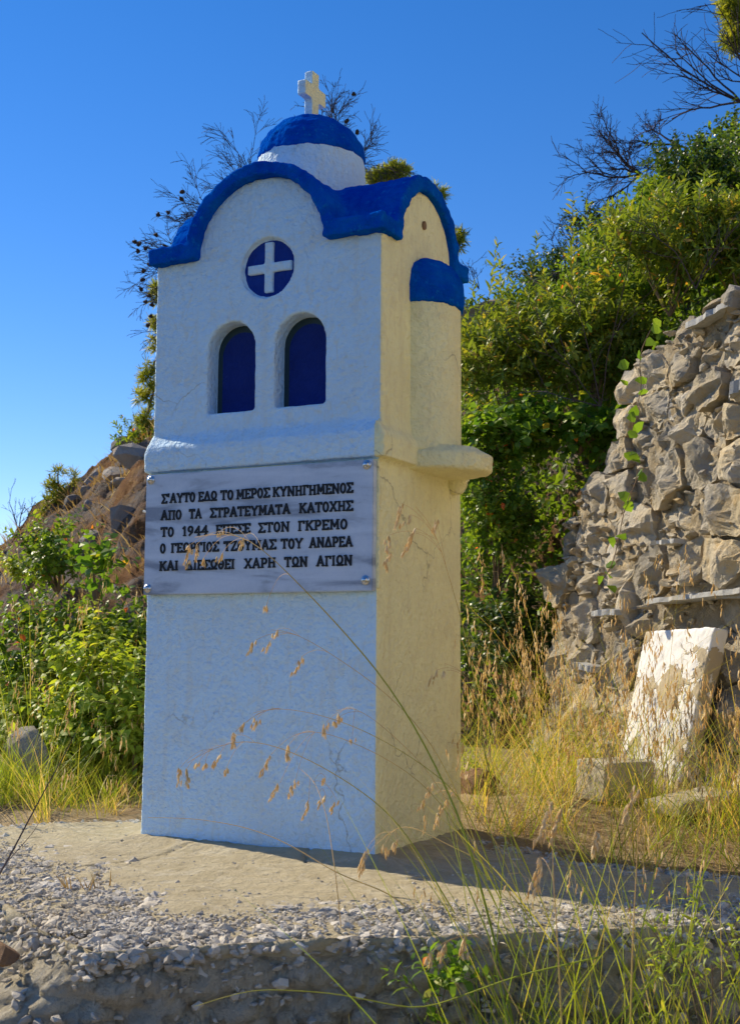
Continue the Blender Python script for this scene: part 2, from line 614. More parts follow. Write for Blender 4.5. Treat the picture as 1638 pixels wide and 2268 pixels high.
def m_simple(name, col, rough=0.7, spec=0.3, metallic=0.0, nscale=20.0, var=0.25, bstr=0.3):
    m, nt, out = mat(name)
    c = objcoord(nt)
    f = noise_tex(nt, nscale, 5, 0.6, c)
    cc = mix(nt, f, tuple(x * (1 - var) for x in col), tuple(min(1, x * (1 + var)) for x in col))
    principled(nt, out, cc, rough, bump(nt, f, bstr, 0.003), spec, metallic)
    return m


M_BARK = m_simple('grey_bark', (0.16, 0.12, 0.095), 0.9, 0.15, 0, 30.0, 0.4, 0.8)
M_DEADWOOD = m_simple('dead_wood', (0.070, 0.052, 0.055), 0.9, 0.15, 0, 30.0, 0.4, 0.5)
M_TWIG = m_simple('twig', (0.20, 0.14, 0.09), 0.9, 0.15, 0, 30.0, 0.4, 0.5)
M_CONE = m_simple('cone_scale', (0.055, 0.035, 0.022), 0.85, 0.2, 0, 90.0, 0.5, 1.0)
M_STEEL = m_simple('steel', (0.55, 0.57, 0.60), 0.28, 0.5, 1.0, 60.0, 0.15, 0.1)
M_INK = m_simple('black_lettering', (0.008, 0.009, 0.013), 0.5, 0.3, 0, 120.0, 0.3, 0.4)
M_SILVERWHITE = m_simple('white_plastic', (0.75, 0.73, 0.70), 0.5)


def m_marble():
    m, nt, out = mat('grey_marble')
    c = objcoord(nt, (1.6, 1.0, 9.0))
    w = nt.nodes.new('ShaderNodeTexNoise')
    w.inputs['Scale'].default_value = 2.4
    w.inputs['Detail'].default_value = 6
    w.inputs['Roughness'].default_value = 0.55
    w.inputs['Distortion'].default_value = 0.5
    mp = nt.nodes.new('ShaderNodeMapping')
    mp.inputs['Rotation'].default_value = (0, R(-9), 0)
    nt.links.new(c, mp.inputs['Vector'])
    nt.links.new(mp.outputs[0], w.inputs['Vector'])
    col = ramp(nt, [(0.36, (0.24, 0.28, 0.36)), (0.48, (0.48, 0.55, 0.66)), (0.66, (0.58, 0.65, 0.76))], w.outputs[0]).outputs[0]
    fine = noise_tex(nt, 140.0, 3, 0.6, objcoord(nt))
    col = mix(nt, 0.12, col, fine, 'OVERLAY')
    principled(nt, out, col, 0.45, bump(nt, fine, 0.12, 0.0008), 0.4)
    return m


M_MARBLE = m_marble()


def m_wslab():
    m, nt, out = mat('white_marble_slab')
    c = objcoord(nt)
    base = mix(nt, noise_tex(nt, 12.0, 5, 0.6, c), (0.74, 0.72, 0.68), (0.84, 0.83, 0.81))
    mask = ramp(nt, [(0.545, (0, 0, 0)), (0.565, (1, 1, 1))], noise_tex(nt, 7.0, 6, 0.6, c, 0.7)).outputs[0]
    col = mix(nt, mask, base, (0.47, 0.39, 0.26))
    nrm = bump(nt, mask, 0.7, 0.006)
    nrm = bump(nt, noise_tex(nt, 90.0, 5, 0.65, c), 0.4, 0.004, nrm)
    principled(nt, out, col, 0.8, nrm, 0.25)
    return m


M_WSLAB = m_wslab()
print('materials done')

# ================================================================== SETTING
RNG = np.random.default_rng(7)
random.seed(7)

SLAB = [(0.605, -0.905), (0.82, -0.70), (1.03, -0.545), (1.27, -0.34), (1.42, -0.215), (1.75, 0.03), (2.15, 0.30), (2.0, 0.62),
        (1.35, 0.17), (1.0, 0.17), (0.665, 0.41), (0.55, 0.62), (0.20, 0.62), (-0.207, 0.275), (-0.35, 0.16), (-0.46, 0.0), (-0.70, -0.20),
        (-0.55, -0.30), (0.10, -0.60), (0.42, -0.82)]
SLAB_FRONT = np.array([(-0.55, -0.30), (0.10, -0.60), (0.42, -0.82), (0.605, -0.905), (0.82, -0.70), (1.03, -0.545), (1.27, -0.34), (1.42, -0.215), (1.75, 0.03), (2.15, 0.30)])


def seg_dist(p, poly, closed=False):
    p = np.asarray(p, float)[:, :2]
    d = np.full(len(p), 1e9)
    n = len(poly)
    for i in range(n if closed else n - 1):
        a = np.array(poly[i])
        b = np.array(poly[(i + 1) % n])
        ab = b - a
        t = np.clip(((p - a) @ ab) / (ab @ ab), 0, 1)
        d = np.minimum(d, np.linalg.norm(p - a - t[:, None] * ab, axis=1))
    return d


def inside(p, poly):
    p = np.asarray(p, float)[:, :2]
    c = np.zeros(len(p), bool)
    n = len(poly)
    for i in range(n):
        x1, y1 = poly[i]
        x2, y2 = poly[(i + 1) % n]
        m = ((y1 > p[:, 1]) != (y2 > p[:, 1]))
        xi = (x2 - x1) * (p[:, 1] - y1) / (y2 - y1 + 1e-12) + x1
        c ^= m & (p[:, 0] < xi)
    return c


def smooth(a, b, x):
    t = np.clip((x - a) / (b - a), 0, 1)
    return t * t * (3 - 2 * t)


def ground_h(p):
    """ground height: low in front of the slab, level behind it, rising a little towards the wall"""
    p = np.asarray(p, float)
    s = (p[:, 1] + 0.62) * 0.80 - (p[:, 0] - 0.9) * 0.60        # across the slab's front edge
    s2 = (p[:, 1] + 0.62) * 0.93 + (p[:, 0] - 0.6) * 0.35
    s = np.where(p[:, 0] > 0.6, s, s2)
    q = np.stack([p[:, 0], p[:, 1], p[:, 0] * 0], 1)
    h = -0.30 + 0.292 * smooth(0.0, 0.45, s)
    h = h + 0.06 * smooth(0.5, 1.7, s) - 9.0 * smooth(1.6, 7.5, -s2) 
    return h + 0.018 * fbm(q, 3.0, 3, 5) + 0.008 * fbm(q, 14.0, 3, 9)


def warp(n, near, far):
    u = np.linspace(-1, 1, n)
    return np.sign(u) * (near * np.abs(u) + far * np.abs(u) ** 9)


gx = 0.6 + warp(221, 4.5, 600.0)
gy = 0.2 + warp(221, 4.5, 600.0)
X, Y = np.meshgrid(gx, gy, indexing='ij')
P = np.stack([X.ravel(), Y.ravel(), X.ravel() * 0], 1)
P[:, 2] = ground_h(P) - np.clip((np.hypot(P[:, 0], P[:, 1]) - 8) * 0.02, 0, 3)
n = len(gx)
I, J = np.meshgrid(np.arange(n - 1), np.arange(n - 1), indexing='ij')
a = (I * n + J).ravel()
g = MB()
g.add(P, np.stack([a, a + n, a + n + 1, a + 1], 1))
tag(g.build('ground', M_GROUND, smooth=True), kind='structure')

# unseen pale bank, added to bounce warm sunlight onto the shrine's right side
by, bs = np.meshgrid(np.linspace(-0.55, 1.9, 120), np.linspace(0, 1, 60), indexing='ij')
bp_ = np.stack([2.35 + 0.9 * bs.ravel() ** 1.5 + 0.25 * np.clip(by.ravel() + 0.4, 0, 3) * 0 + 0.10 * np.sin(by.ravel() * 1.7), by.ravel(), -0.4 + 3.4 * bs.ravel()], 1)
bp_[:, 0] += 0.10 * fbm(bp_, 1.6, 5, 19) + 0.03 * fbm(bp_, 9.0, 4, 20)
I, J = np.meshgrid(np.arange(119), np.arange(59), indexing='ij')
a = (I * 60 + J).ravel()
g = MB()
g.add(bp_, np.stack([a, a + 60, a + 61, a + 1], 1))
tag(g.build('bounce_bank', m_rock('bounce_bank_rock', (0.74, 0.63, 0.42), (0.66, 0.57, 0.40), (0.76, 0.66, 0.46), 4.0, 1.0, False), smooth=True), kind='structure')

# ---- hill behind: profiles along view columns (column, [(distance, height)...])
PROF = [
    (-1500, [(5.0, -0.1), (6.0, 0.0), (7.0, 0.2), (8.0, 0.4), (9.5, 0.6), (11.0, 0.6), (16, -2.0)]),
    (-500, [(4.8, -0.1), (5.6, 0.05), (6.8, 0.25), (8.0, 0.55), (9.2, 0.85), (10.2, 1.0), (15, -1.5)]),
    (0, [(4.6, -0.1), (5.4, 0.10), (6.5, 0.35), (7.8, 0.72), (9.0, 1.08), (10.0, 1.30), (15, -1.0)]),
    (120, [(4.6, -0.1), (5.4, 0.12), (6.5, 0.42), (7.8, 0.90), (9.0, 1.36), (10.0, 1.62), (15, -1.0)]),
    (230, [(4.6, -0.1), (5.4, 0.15), (6.5, 0.52), (7.8, 1.10), (9.0, 1.62), (10.0, 1.93), (15, -0.5)]),
    (300, [(4.6, -0.1), (5.4, 0.18), (6.5, 0.60), (7.8, 1.30), (9.0, 1.95), (10.0, 2.22), (15, -0.5)]),
    (500, [(4.9, -0.1), (5.6, 0.15), (6.4, 0.65), (7.6, 1.50), (8.8, 2.20), (9.8, 2.50), (15, 0.0)]),
    (1000, [(5.5, -0.1), (6.0, 0.50), (6.6, 1.10), (7.2, 1.80), (8.4, 2.38), (9.4, 2.62), (15, 0.0)]),
    (1180, [(5.35, -0.1), (5.5, 0.85), (6.2, 1.38), (7.0, 2.00), (8.2, 2.55), (9.0, 2.85), (15, 0.2)]),
    (1330, [(5.05, -0.1), (5.15, 1.05), (5.8, 1.55), (6.8, 2.20), (7.9, 2.85), (8.6, 3.15), (15, 0.5)]),
    (1480, [(4.42, -0.1), (4.50, 1.28), (5.4, 1.72), (6.5, 2.40), (7.4, 3.10), (8.0, 3.40), (15, 0.8)]),
    (1640, [(4.22, -0.1), (4.30, 1.36), (5.2, 1.85), (6.2, 2.55), (7.0, 3.20), (7.6, 3.60), (15, 1.0)]),
    (2300, [(3.75, -0.1), (3.85, 1.40), (4.7, 2.0), (5.6, 2.7), (6.4, 3.3), (7.0, 3.7), (15, 1.5)]),
    (3400, [(3.2, -0.1), (3.3, 1.40), (4.1, 2.0), (5.0, 2.8), (5.8, 3.4), (6.6, 3.8), (15, 2.0)]),
]
pcx = np.array([c for c, _ in PROF], float)
pt = np.array([[q[0] for q in pr] for _, pr in PROF])
pz = np.array([[q[1] for q in pr] for _, pr in PROF])


def hill_point(px, r):
    """surface of the hill at view column px, profile position r in 0..6 -> world xyz"""
    px = np.asarray(px, float)
    r = np.asarray(r, float)
    k = np.clip(np.floor(r).astype(int), 0, 5)
    fr = r - k
    T = np.stack([np.interp(px, pcx, pt[:, i]) for i in range(7)], -1)
    Z = np.stack([np.interp(px, pcx, pz[:, i]) for i in range(7)], -1)
    ii = np.arange(len(px))
    t = T[ii, k] * (1 - fr) + T[ii, k + 1] * fr
    z = Z[ii, k] * (1 - fr) + Z[ii, k + 1] * fr
    d = CAM_F[None, :2] * 1.006 + CAM_R[None, :2] * ((px - 819.0) / 2827.22)[:, None]
    xy = CAM_POS[None, :2] + d * t[:, None]
    return np.concatenate([xy, z[:, None]], 1)


cols = np.concatenate([np.linspace(-1500, -120, 60), np.linspace(-110, 460, 190), np.linspace(470, 3400, 200)])
rows = np.concatenate([np.linspace(0, 5, 170), np.linspace(5.1, 6, 12)])
CX, RR = np.meshgrid(cols, rows, indexing='ij')
HP = hill_point(CX.ravel(), RR.ravel())
up = smooth(0.3, 1.2, RR.ravel()) * (1 - smooth(5.0, 6.0, RR.ravel()))
w1, w2, wi = worley(HP, 2.2, 31)
HP[:, 2] += up * (0.10 * fbm(HP, 1.3, 5, 3) + 0.16 * (wi - 0.5) * smooth(0.03, 0.25, w2 - w1))
h1, h2, hi = worley(HP, 6.5, 37)
HP[:, 2] += up * (0.05 * (hi - 0.5) * smooth(0.02, 0.18, h2 - h1) + 0.035 * fbm(HP, 8.0, 3, 38))
HP[:, :2] += (up * 0.06 * fbm(HP, 3.0, 3, 77))[:, None] * np.array([[1, -1]])
nr = len(rows)
I, J = np.meshgrid(np.arange(len(cols) - 1), np.arange(nr - 1), indexing='ij')
a = (I * nr + J).ravel()
g = MB()
g.add(HP, np.stack([a, a + nr, a + nr + 1, a + 1], 1))
tag(g.build('hill', M_HILL, smooth=True), kind='structure')


# ================================================================== concrete slab under the shrine
def slab_disp(co, no):
    top = smooth(0.55, 0.95, no[:, 2])
    side = 1 - top
    low = smooth(-0.34, -0.10, co[:, 2])
    w1, w2, wi = worley(co * np.array([1, 1, 1.6]), 17.0, 3)
    crack = smooth(0.0, 0.22, w2 - w1)
    lump = (0.52 - w1) * 0.045 + 0.012 * crack - 0.008
    fine = 0.012 * fbm(co, 24.0, 4, 8) + 0.006 * np.abs(fbm(co, 70.0, 3, 18))
    rub = smooth(0.05, 0.16, -co[:, 2] + 0.05 * fbm(co, 5.0, 2, 41))      # rubble course low on the face
    off = side * (lump * (0.35 + 0.95 * rub) + fine * 1.3)
    off += side * 0.015 * np.sin(co[:, 2] * 95 + 2.5 * fbm(co, 4.0, 2, 6)) * 0.35
    fr = seg_dist(co, SLAB_FRONT)
    topoff = 0.0035 * fbm(co, 9.0, 4, 12) + 0.0022 * fbm(co, 55.0, 3, 13)
    shr = np.maximum(np.maximum(-co[:, 0], co[:, 0] - 0.62), np.maximum(-co[:, 1], co[:, 1] - 0.46))
    collar = 0.014 * (1 - smooth(0.0, 0.10, shr + 0.03 * fbm(co, 6.0, 3, 4)))
    collar += 0.006 * smooth(0.16, 0.30, fr + 0.05 * fbm(co, 5.0, 3, 21))
    edge = -0.010 * (1 - smooth(0.0, 0.05, fr))
    lc = (1 - smooth(0.0, 0.30, np.hypot(co[:, 0] - 0.55, co[:, 1] + 0.90))) * -0.02
    k1, k2, ki = worley(co * np.array([1, 1, 0.2]) + 0.05 * np.stack([fbm(co, 6, 3, 50), fbm(co, 6, 3, 51), co[:, 0] * 0], 1), 2.3, 61)
    cr = -0.010 * (1 - smooth(0.0, 0.018, k2 - k1)) * (fbm(co, 3.0, 2, 64) > 0.05)
    off = off + top * (topoff + collar + edge + lc + cr)
    flare = side * smooth(0.0, -0.16, co[:, 2]) * (1 - smooth(0.50, 0.60, co[:, 0])) * 0.11
    return co + no * off[:, None] + no * flare[:, None]


slab = thing('concrete_slab', (0.6, -0.1, -0.3), 'rough pale concrete slab of exposed pebbles carrying the white shrine', 'slab')
s = MB()
s.prism(SLAB, -0.36, 0.0, axis='z')


def slab_mat(pc, pn):
    return np.where(pc[:, 2] > -0.026, 0, 1)


remesh(s, 'slab_body', 0.0075, slab_disp, [M_CONC, M_CONCFACE], slab, 1, (), slab_mat)

# exposed pebbles
ico = bmesh.new()
bmesh.ops.create_icosphere(ico, subdivisions=2, radius=1.0)
ICO_V = np.array([v.co[:] for v in ico.verts])
ICO_F = np.array([[v.index for v in f.verts] for f in ico.faces])
ico.free()
ico = bmesh.new()
bmesh.ops.create_icosphere(ico, subdivisions=1, radius=1.0)
ICO1_V = np.array([v.co[:] for v in ico.verts])
ICO1_F = np.array([[v.index for v in f.verts] for f in ico.faces])
ico.free()


def rand_rot(n, rng):
    q = unit(rng.normal(size=(n, 4)))
    w, x, y, z = q.T
    return np.stack([np.stack([1 - 2 * (y * y + z * z), 2 * (x * y - z * w), 2 * (x * z + y * w)], -1),
                     np.stack([2 * (x * y + z * w), 1 - 2 * (x * x + z * z), 2 * (y * z - x * w)], -1),
                     np.stack([2 * (x * z - y * w), 2 * (y * z + x * w), 1 - 2 * (x * x + y * y)], -1)], 1)


def stones(mb, pos, size, rng, flat=0.65, rough=0.28, base=None, tone=None, ang=5):
    """many small broken stones: icospheres cut by random planes"""
    V, F = base or (ICO1_V, ICO1_F)
    n = len(pos)
    v = np.repeat(V[None], n, 0)
    for k in range(ang):
        d = unit(rng.normal(size=(n, 3)))
        c = rng.uniform(0.35, 0.8, n)
        pr = np.einsum('nij,nj->ni', v, d)
        ex = np.clip(pr - c[:, None], 0, None)
        v = v - ex[:, :, None] * d[:, None, :]
    v = v * (1 + rough * rng.uniform(-0.5, 0.5, (n, len(V), 1)))
    sc = np.stack([rng.uniform(0.8, 1.35, n), rng.uniform(0.7, 1.1, n), rng.uniform(flat * 0.7, flat * 1.2, n)], 1)
    v = v * sc[:, None, :]
    Rm = rand_rot(n, rng)
    tilt = rng.uniform(0, 2 * math.pi, n)
    cz, sz = np.cos(tilt), np.sin(tilt)
    Rz = np.zeros((n, 3, 3))
    Rz[:, 0, 0], Rz[:, 0, 1], Rz[:, 1, 0], Rz[:, 1, 1], Rz[:, 2, 2] = cz, -sz, sz, cz, 1
    Rm = 0.35 * Rm + Rz
    v = np.einsum('nij,nkj->nki', Rm, v)
    v = v * np.asarray(size)[:, None, None] + np.asarray(pos)[:, None, :]
    f = (F[None] + (np.arange(n) * len(V))[:, None, None]).reshape(-1, F.shape[1])
    t = rng.uniform(0, 1, n) if tone is None else tone
    mb.add(v.reshape(-1, 3), f, np.repeat(t, len(F)))


rng = np.random.default_rng(11)
c = rng.uniform([-0.8, -1.0], [2.2, 0.4], (60000, 2))
c3 = np.concatenate([c, np.zeros((len(c), 1))], 1)
fd = seg_dist(c3, SLAB_FRONT)
wid = np.interp(c[:, 0], [-0.5, 0.2, 0.6, 0.9, 1.2, 1.6], [0.30, 0.36, 0.38, 0.26, 0.13, 0.10])
prob = 1 - smooth(0.55, 1.05, fd / wid + 0.35 * fbm(c3, 7.0, 3, 90))
prob = prob * np.clip(0.62 + 0.8 * fbm(c3, 16.0, 3, 91), 0.04, 1.0)
keep = inside(c3, SLAB) & (rng.uniform(0, 1, len(c)) < prob * 0.9)
print('pebbles', keep.sum())
pp = c3[keep]
sz = rng.uniform(0.0055, 0.0135, len(pp)) * np.clip(1.15 + 0.4 * fbm(pp, 5.0, 2, 92), 0.7, 1.5)
pp[:, 2] = -0.0045 - 0.010 * (1 - smooth(0.0, 0.05, seg_dist(pp, SLAB_FRONT))) + rng.uniform(-0.003, 0.003, len(pp))
peb = MB()
stones(peb, pp, sz * 1.12, rng, 0.66, 0.30, None, None, 4)
c = rng.uniform([-0.8, -1.0], [2.2, 0.4], (40000, 2))
c3 = np.concatenate([c, np.zeros((len(c), 1))], 1)
fd = seg_dist(c3, SLAB_FRONT)
wid = np.interp(c[:, 0], [-0.5, 0.2, 0.6, 0.9, 1.2, 1.6], [0.34, 0.40, 0.42, 0.32, 0.20, 0.16])
keep = inside(c3, SLAB) & (fd < wid * rng.uniform(0.5, 1.25, len(c)))
fp = c3[keep][:9000]
fp[:, 2] = 0.0015 - 0.010 * (1 - smooth(0.0, 0.05, fd[keep][:9000])) + rng.uniform(-0.001, 0.003, len(fp))
stones(peb, fp, rng.uniform(0.0015, 0.0045, len(fp)), rng, 0.7, 0.3)
# pebbles standing out of the front face and its upper edge
e = SLAB_FRONT
ed = []
for i in range(len(e) - 1):
    L = np.linalg.norm(e[i + 1] - e[i])
    k = int(L * 330)
    u = rng.uniform(0, 1, k)
    q = e[i] + (e[i + 1] - e[i]) * u[:, None]
    ed.append(np.concatenate([q + rng.normal(0, 0.006, (k, 2)), -0.008 - np.abs(rng.normal(0, 0.022, (k, 1)))], 1))
    k2 = int(L * 420)
    u = rng.uniform(0, 1, k2)
    q = e[i] + (e[i + 1] - e[i]) * u[:, None]
    ed.append(np.concatenate([q + rng.normal(0, 0.007, (k2, 2)), -rng.uniform(0.02, 0.30, (k2, 1))], 1))
ed = np.concatenate(ed)
fl = smooth(0.0, 0.16, -ed[:, 2]) * (1 - smooth(0.50, 0.60, ed[:, 0])) * 0.105
ed[:, 0] -= 0.52 * fl
ed[:, 1] -= 0.85 * fl
stones(peb, ed, rng.uniform(0.005, 0.013, len(ed)), rng, 0.7, 0.30)
# pale line of pebbles along the rear edge
back = np.array([(-0.70, -0.20), (-0.46, 0.0), (-0.35, 0.16), (-0.207, 0.275), (0.1, 0.55)])
for i in range(len(back) - 1):
    L = np.linalg.norm(back[i + 1] - back[i])
    k = int(L * 150)
    q = back[i] + (back[i + 1] - back[i]) * rng.uniform(0, 1, (k, 1)) + rng.normal(0, 0.012, (k, 2))
    stones(peb, np.concatenate([q, np.full((k, 1), 0.002)], 1), rng.uniform(0.006, 0.014, k), rng, 0.7, 0.3)
c = rng.uniform([-0.8, -0.9], [2.0, 0.6], (5200, 2))
c3 = np.concatenate([c, np.full((len(c), 1), 0.0)], 1)
shr = np.maximum(np.maximum(-c[:, 0], c[:, 0] - 0.62), np.maximum(-c[:, 1], c[:, 1] - 0.46))
ok = inside(c3, SLAB) & (shr > 0.02)
c3 = c3[ok]
c3[:, 2] = 0.0005 + 0.012 * (1 - smooth(0.0, 0.10, shr[ok])) + 0.004
stones(peb, c3, rng.uniform(0.0014, 0.0042, len(c3)), rng, 0.7, 0.3)
for e0_, e1_, k in (((0.665, 0.41), (1.0, 0.17), 200), ((1.0, 0.17), (1.35, 0.17), 200), ((1.35, 0.17), (2.0, 0.62), 200)):
    q = np.array(e0_) + (np.array(e1_) - np.array(e0_)) * rng.uniform(0, 1, (k, 1)) + rng.normal(0, 0.028, (k, 2))
    stones(peb, np.concatenate([q, np.full((k, 1), 0.004)], 1), rng.uniform(0.003, 0.012, k), rng, 0.7, 0.3)
pb = peb.build('exposed_aggregate', M_PEB, slab)
pb['kind'] = 'stuff'
print('slab done')


# ================================================================== shrine
shrine = thing('roadside_shrine', (0.31, 0.23, 0.0), 'white chapel-shaped shrine with blue roof, dome and stone cross', 'shrine')


def plaster_disp(amp=1.0):
    def f(co, no):
        o = 0.0016 * fbm(co, 9.0, 3, 2) + 0.0011 * fbm(co, 45.0, 3, 3)
        o = o * amp
        return co + no * o[:, None]
    return f


def ell(cx, cz, a, b, n=40, x0=0.0, x1=math.pi):
    return [(cx + a * math.cos(t), cz + b * math.sin(t)) for t in np.linspace(x0, x1, n)]


SPR = 1.395         # springing of the gable arches
ACX, ACY = 0.306, 0.232
b = MB()
b.box(0, 0.62, 0, 0.46, -0.03, 0.885)
b.box(-0.006, 0.643, -0.020, 0.466, 0.876, 0.925)                 # moulding
b.prism([(-0.020, 0.92), (-0.017, 0.936), (0.006, 0.968), (0.45, 0.968), (0.466, 0.92)], -0.002, 0.628, axis='x')
b.prism([(0.642, 0.92), (0.640, 0.934), (0.622, 0.960), (0.60, 0.92)], -0.018, 0.462)
b.box(0.004, 0.625, 0.004, 0.452, 0.93, 1.405)
b.prism([(ACX + 0.182, 1.38)] + ell(ACX, SPR, 0.182, 0.176) + [(ACX - 0.182, 1.38)], 0.004, 0.452)
b.prism([(ACY + 0.152, 1.38)] + ell(ACY, SPR, 0.152, 0.158) + [(ACY - 0.152, 1.38)], 0.004, 0.625, axis='x')


def arch_poly(x0, x1, z0, z1, n=20, sq=1.0):
    cx, r = (x0 + x1) / 2, (x1 - x0) / 2
    return ([(x0, z0)] + [(cx - r * math.cos(t), z1 - r * sq + r * sq * math.sin(t)) for t in np.linspace(0, math.pi, n)] + [(x1, z0)])[::-1]


WIN = [(0.158, 0.292, 1.010, 1.229), (0.345, 0.481, 1.011, 1.229)]
cuts = []
for (x0, x1, z0, z1) in WIN:
    c_ = MB()
    c_.prism(arch_poly(x0, x1, z0, z1), -0.05, 0.054)
    cuts.append(c_)
c_ = MB()
c_.prism([(0.3215 + 0.073 * math.cos(t), 1.349 + 0.073 * math.sin(t)) for t in np.linspace(0, 2 * math.pi, 48, endpoint=False)], -0.05, 0.0185)
cuts.append(c_)


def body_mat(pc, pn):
    return np.where(((pn[:, 0] > 0.5) & (pc[:, 0] > 0.55)) | (pc[:, 0] > 0.6215), 1, 0)  # right-facing walls get the plaster coloured with warm bounce light


remesh(b, 'body', 0.0042, plaster_disp(), [M_SKYWHITE, M_BOUNCEWHITE], shrine, 2, cuts, body_mat)

# niche doors: blue panel in a darker frame, set back in each arched niche
for (x0, x1, z0, z1) in WIN:
    d = MB()
    d.prism(arch_poly(x0 + 0.001, x1 - 0.001, z0 - 0.002, z1 - 0.001), 0.0480, 0.060)
    o = d.build('niche_door', m_simple('dark_teal_frame', (0.012, 0.035, 0.045), 0.4, 0.4) if 'dark_teal_frame' not in bpy.data.materials else bpy.data.materials['dark_teal_frame'], shrine)
    d = MB()
    d.prism(arch_poly(x0 + 0.017, x1 - 0.004, z0 + 0.001, z1 - 0.018), 0.0440, 0.0485)
    q = d.build('door_panel', M_BLUED)
    q.parent = o

# round recess with a white cross on blue
d = MB()
d.prism([(0.3215 + 0.0745 * math.cos(t), 1.349 + 0.0745 * math.sin(t)) for t in np.linspace(0, 2 * math.pi, 48, endpoint=False)], 0.0165, 0.03)
med = d.build('round_recess', m_blue('recess_blue_paint', (0.001, 0.024, 0.22), (0.002, 0.04, 0.28), False), shrine)
d = MB()
d.box(0.3105, 0.3335, 0.009, 0.019, 1.290, 1.4110)
d.box(0.2640, 0.3840, 0.009, 0.019, 1.3380, 1.3600)
o = remesh(d, 'recess_cross', 0.0022, plaster_disp(0.7), M_SKYWHITE, None, 3)
o.parent = med

# blue roof: crossing barrel vaults with eave stubs at the four corners
r_ = MB()


def ring(cx, spr, ai, bi, ao, bo, zlow):
    return [(cx + ao, zlow)] + ell(cx, spr, ao, bo) + [(cx - ao, zlow), (cx - ai, zlow)] + ell(cx, spr, ai, bi)[::-1] + [(cx + ai, zlow)]


r_.prism(ring(ACX, SPR, 0.178, 0.172, 0.205, 0.206, 1.392), -0.024, 0.472)
r_.prism(ring(ACY, SPR, 0.149, 0.155, 0.180, 0.192, 1.392), -0.006, 0.642, axis='x')
for x0, x1 in ((-0.006, 0.118), (0.492, 0.642)):
    for y0, y1 in ((-0.024, 0.078), (0.388, 0.464)):
        r_.box(x0, x1, y0, y1, 1.390, 1.431)


def roof_disp(co, no):
    o = 0.0030 * fbm(co, 14.0, 3, 5) + 0.0042 * fbm(co, 58.0, 3, 6)
    return co + no * o[:, None]


remesh(r_, 'roof', 0.0042, roof_disp, M_BLUE, shrine, 2)

# drum and dome
DCX, DCY = 0.305, 0.232
d = MB()
d.lathe([(0.143, 1.45), (0.142, 1.56), (0.140, 1.62), (0.134, 1.70)], (DCX, DCY))
drum = remesh(d, 'dome_drum', 0.0042, plaster_disp(1.3), M_SKYWHITE, shrine, 2)
d = MB()
d.lathe([(0.130, 1.683), (0.1375, 1.685), (0.136, 1.700), (0.129, 1.724), (0.113, 1.752), (0.088, 1.776), (0.058, 1.792), (0.028, 1.800), (0.003, 1.802)], (DCX, DCY))
dome = remesh(d, 'dome_cap', 0.0042, roof_disp, M_BLUE, shrine, 2)

# the stone cross on the dome, turned to face sideways
d = MB()
d.box(0.293, 0.317, 0.214, 0.249, 1.785, 1.925)
d.box(0.293, 0.317, 0.180, 0.284, 1.850, 1.888)
cr = remesh(d, 'stone_cross', 0.0026, plaster_disp(0.6), [M_SKYWHITE, M_BOUNCEWHITE], shrine, 2, (), lambda pc, pn: np.where(pn[:, 0] > 0.7, 1, 0))  # right faces of the cross carry the painted warm bounce

# apse on the right side with half dome and shelf
d = MB()
d.lathe([(0.101, 0.915), (0.101, 1.285)], (0.616, 0.252), sx=0.82)
apse = remesh(d, 'apse', 0.0042, plaster_disp(), M_BOUNCEWHITE, shrine, 2)  # apse is white too, its warm bounced light painted in
d = MB()
prof = [(0.104, 1.266), (0.108, 1.272), (0.108, 1.305), (0.102, 1.338), (0.084, 1.364), (0.05, 1.383), (0.003, 1.390)]
d.lathe(prof, (0.616, 0.252), sx=0.84)
ar = remesh(d, 'apse_roof', 0.0042, roof_disp, M_BLUE, None, 2)
ar.parent = apse
d = MB()
d.lathe([(0.122, 0.871), (0.130, 0.875), (0.130, 0.910), (0.124, 0.914), (0.100, 0.930)], (0.616, 0.278), sx=1.18)
d.lathe([(0.012, 0.838), (0.026, 0.856), (0.03, 0.88)], (0.632, 0.405))
sh = remesh(d, 'apse_shelf', 0.0045, plaster_disp(1.8), M_BOUNCEWHITE, shrine, 3)

d = MB()
d.lathe([(0.0085, 0.0), (0.0085, 0.02)], (0, 0), 14)
d.v = [np.stack([0.6105 + q[:, 2], 0.220 + q[:, 0], 1.470 + q[:, 1] * 1.25], 1) for q in d.v]
d.build('plaster_hole', M_BROWNROCK, shrine)
# marble plaque
pl = MB()
pl.box(0.0055, 0.6195, -0.0235, -0.0035, 0.5815, 0.8695)
bmq = bmesh.new()
pq = pl.build('plaque', M_MARBLE, shrine)
bmq.from_mesh(pq.data)
bmesh.ops.bevel(bmq, geom=bmq.edges[:], offset=0.002, segments=2, affect='EDGES')
bmq.to_mesh(pq.data)
bmq.free()
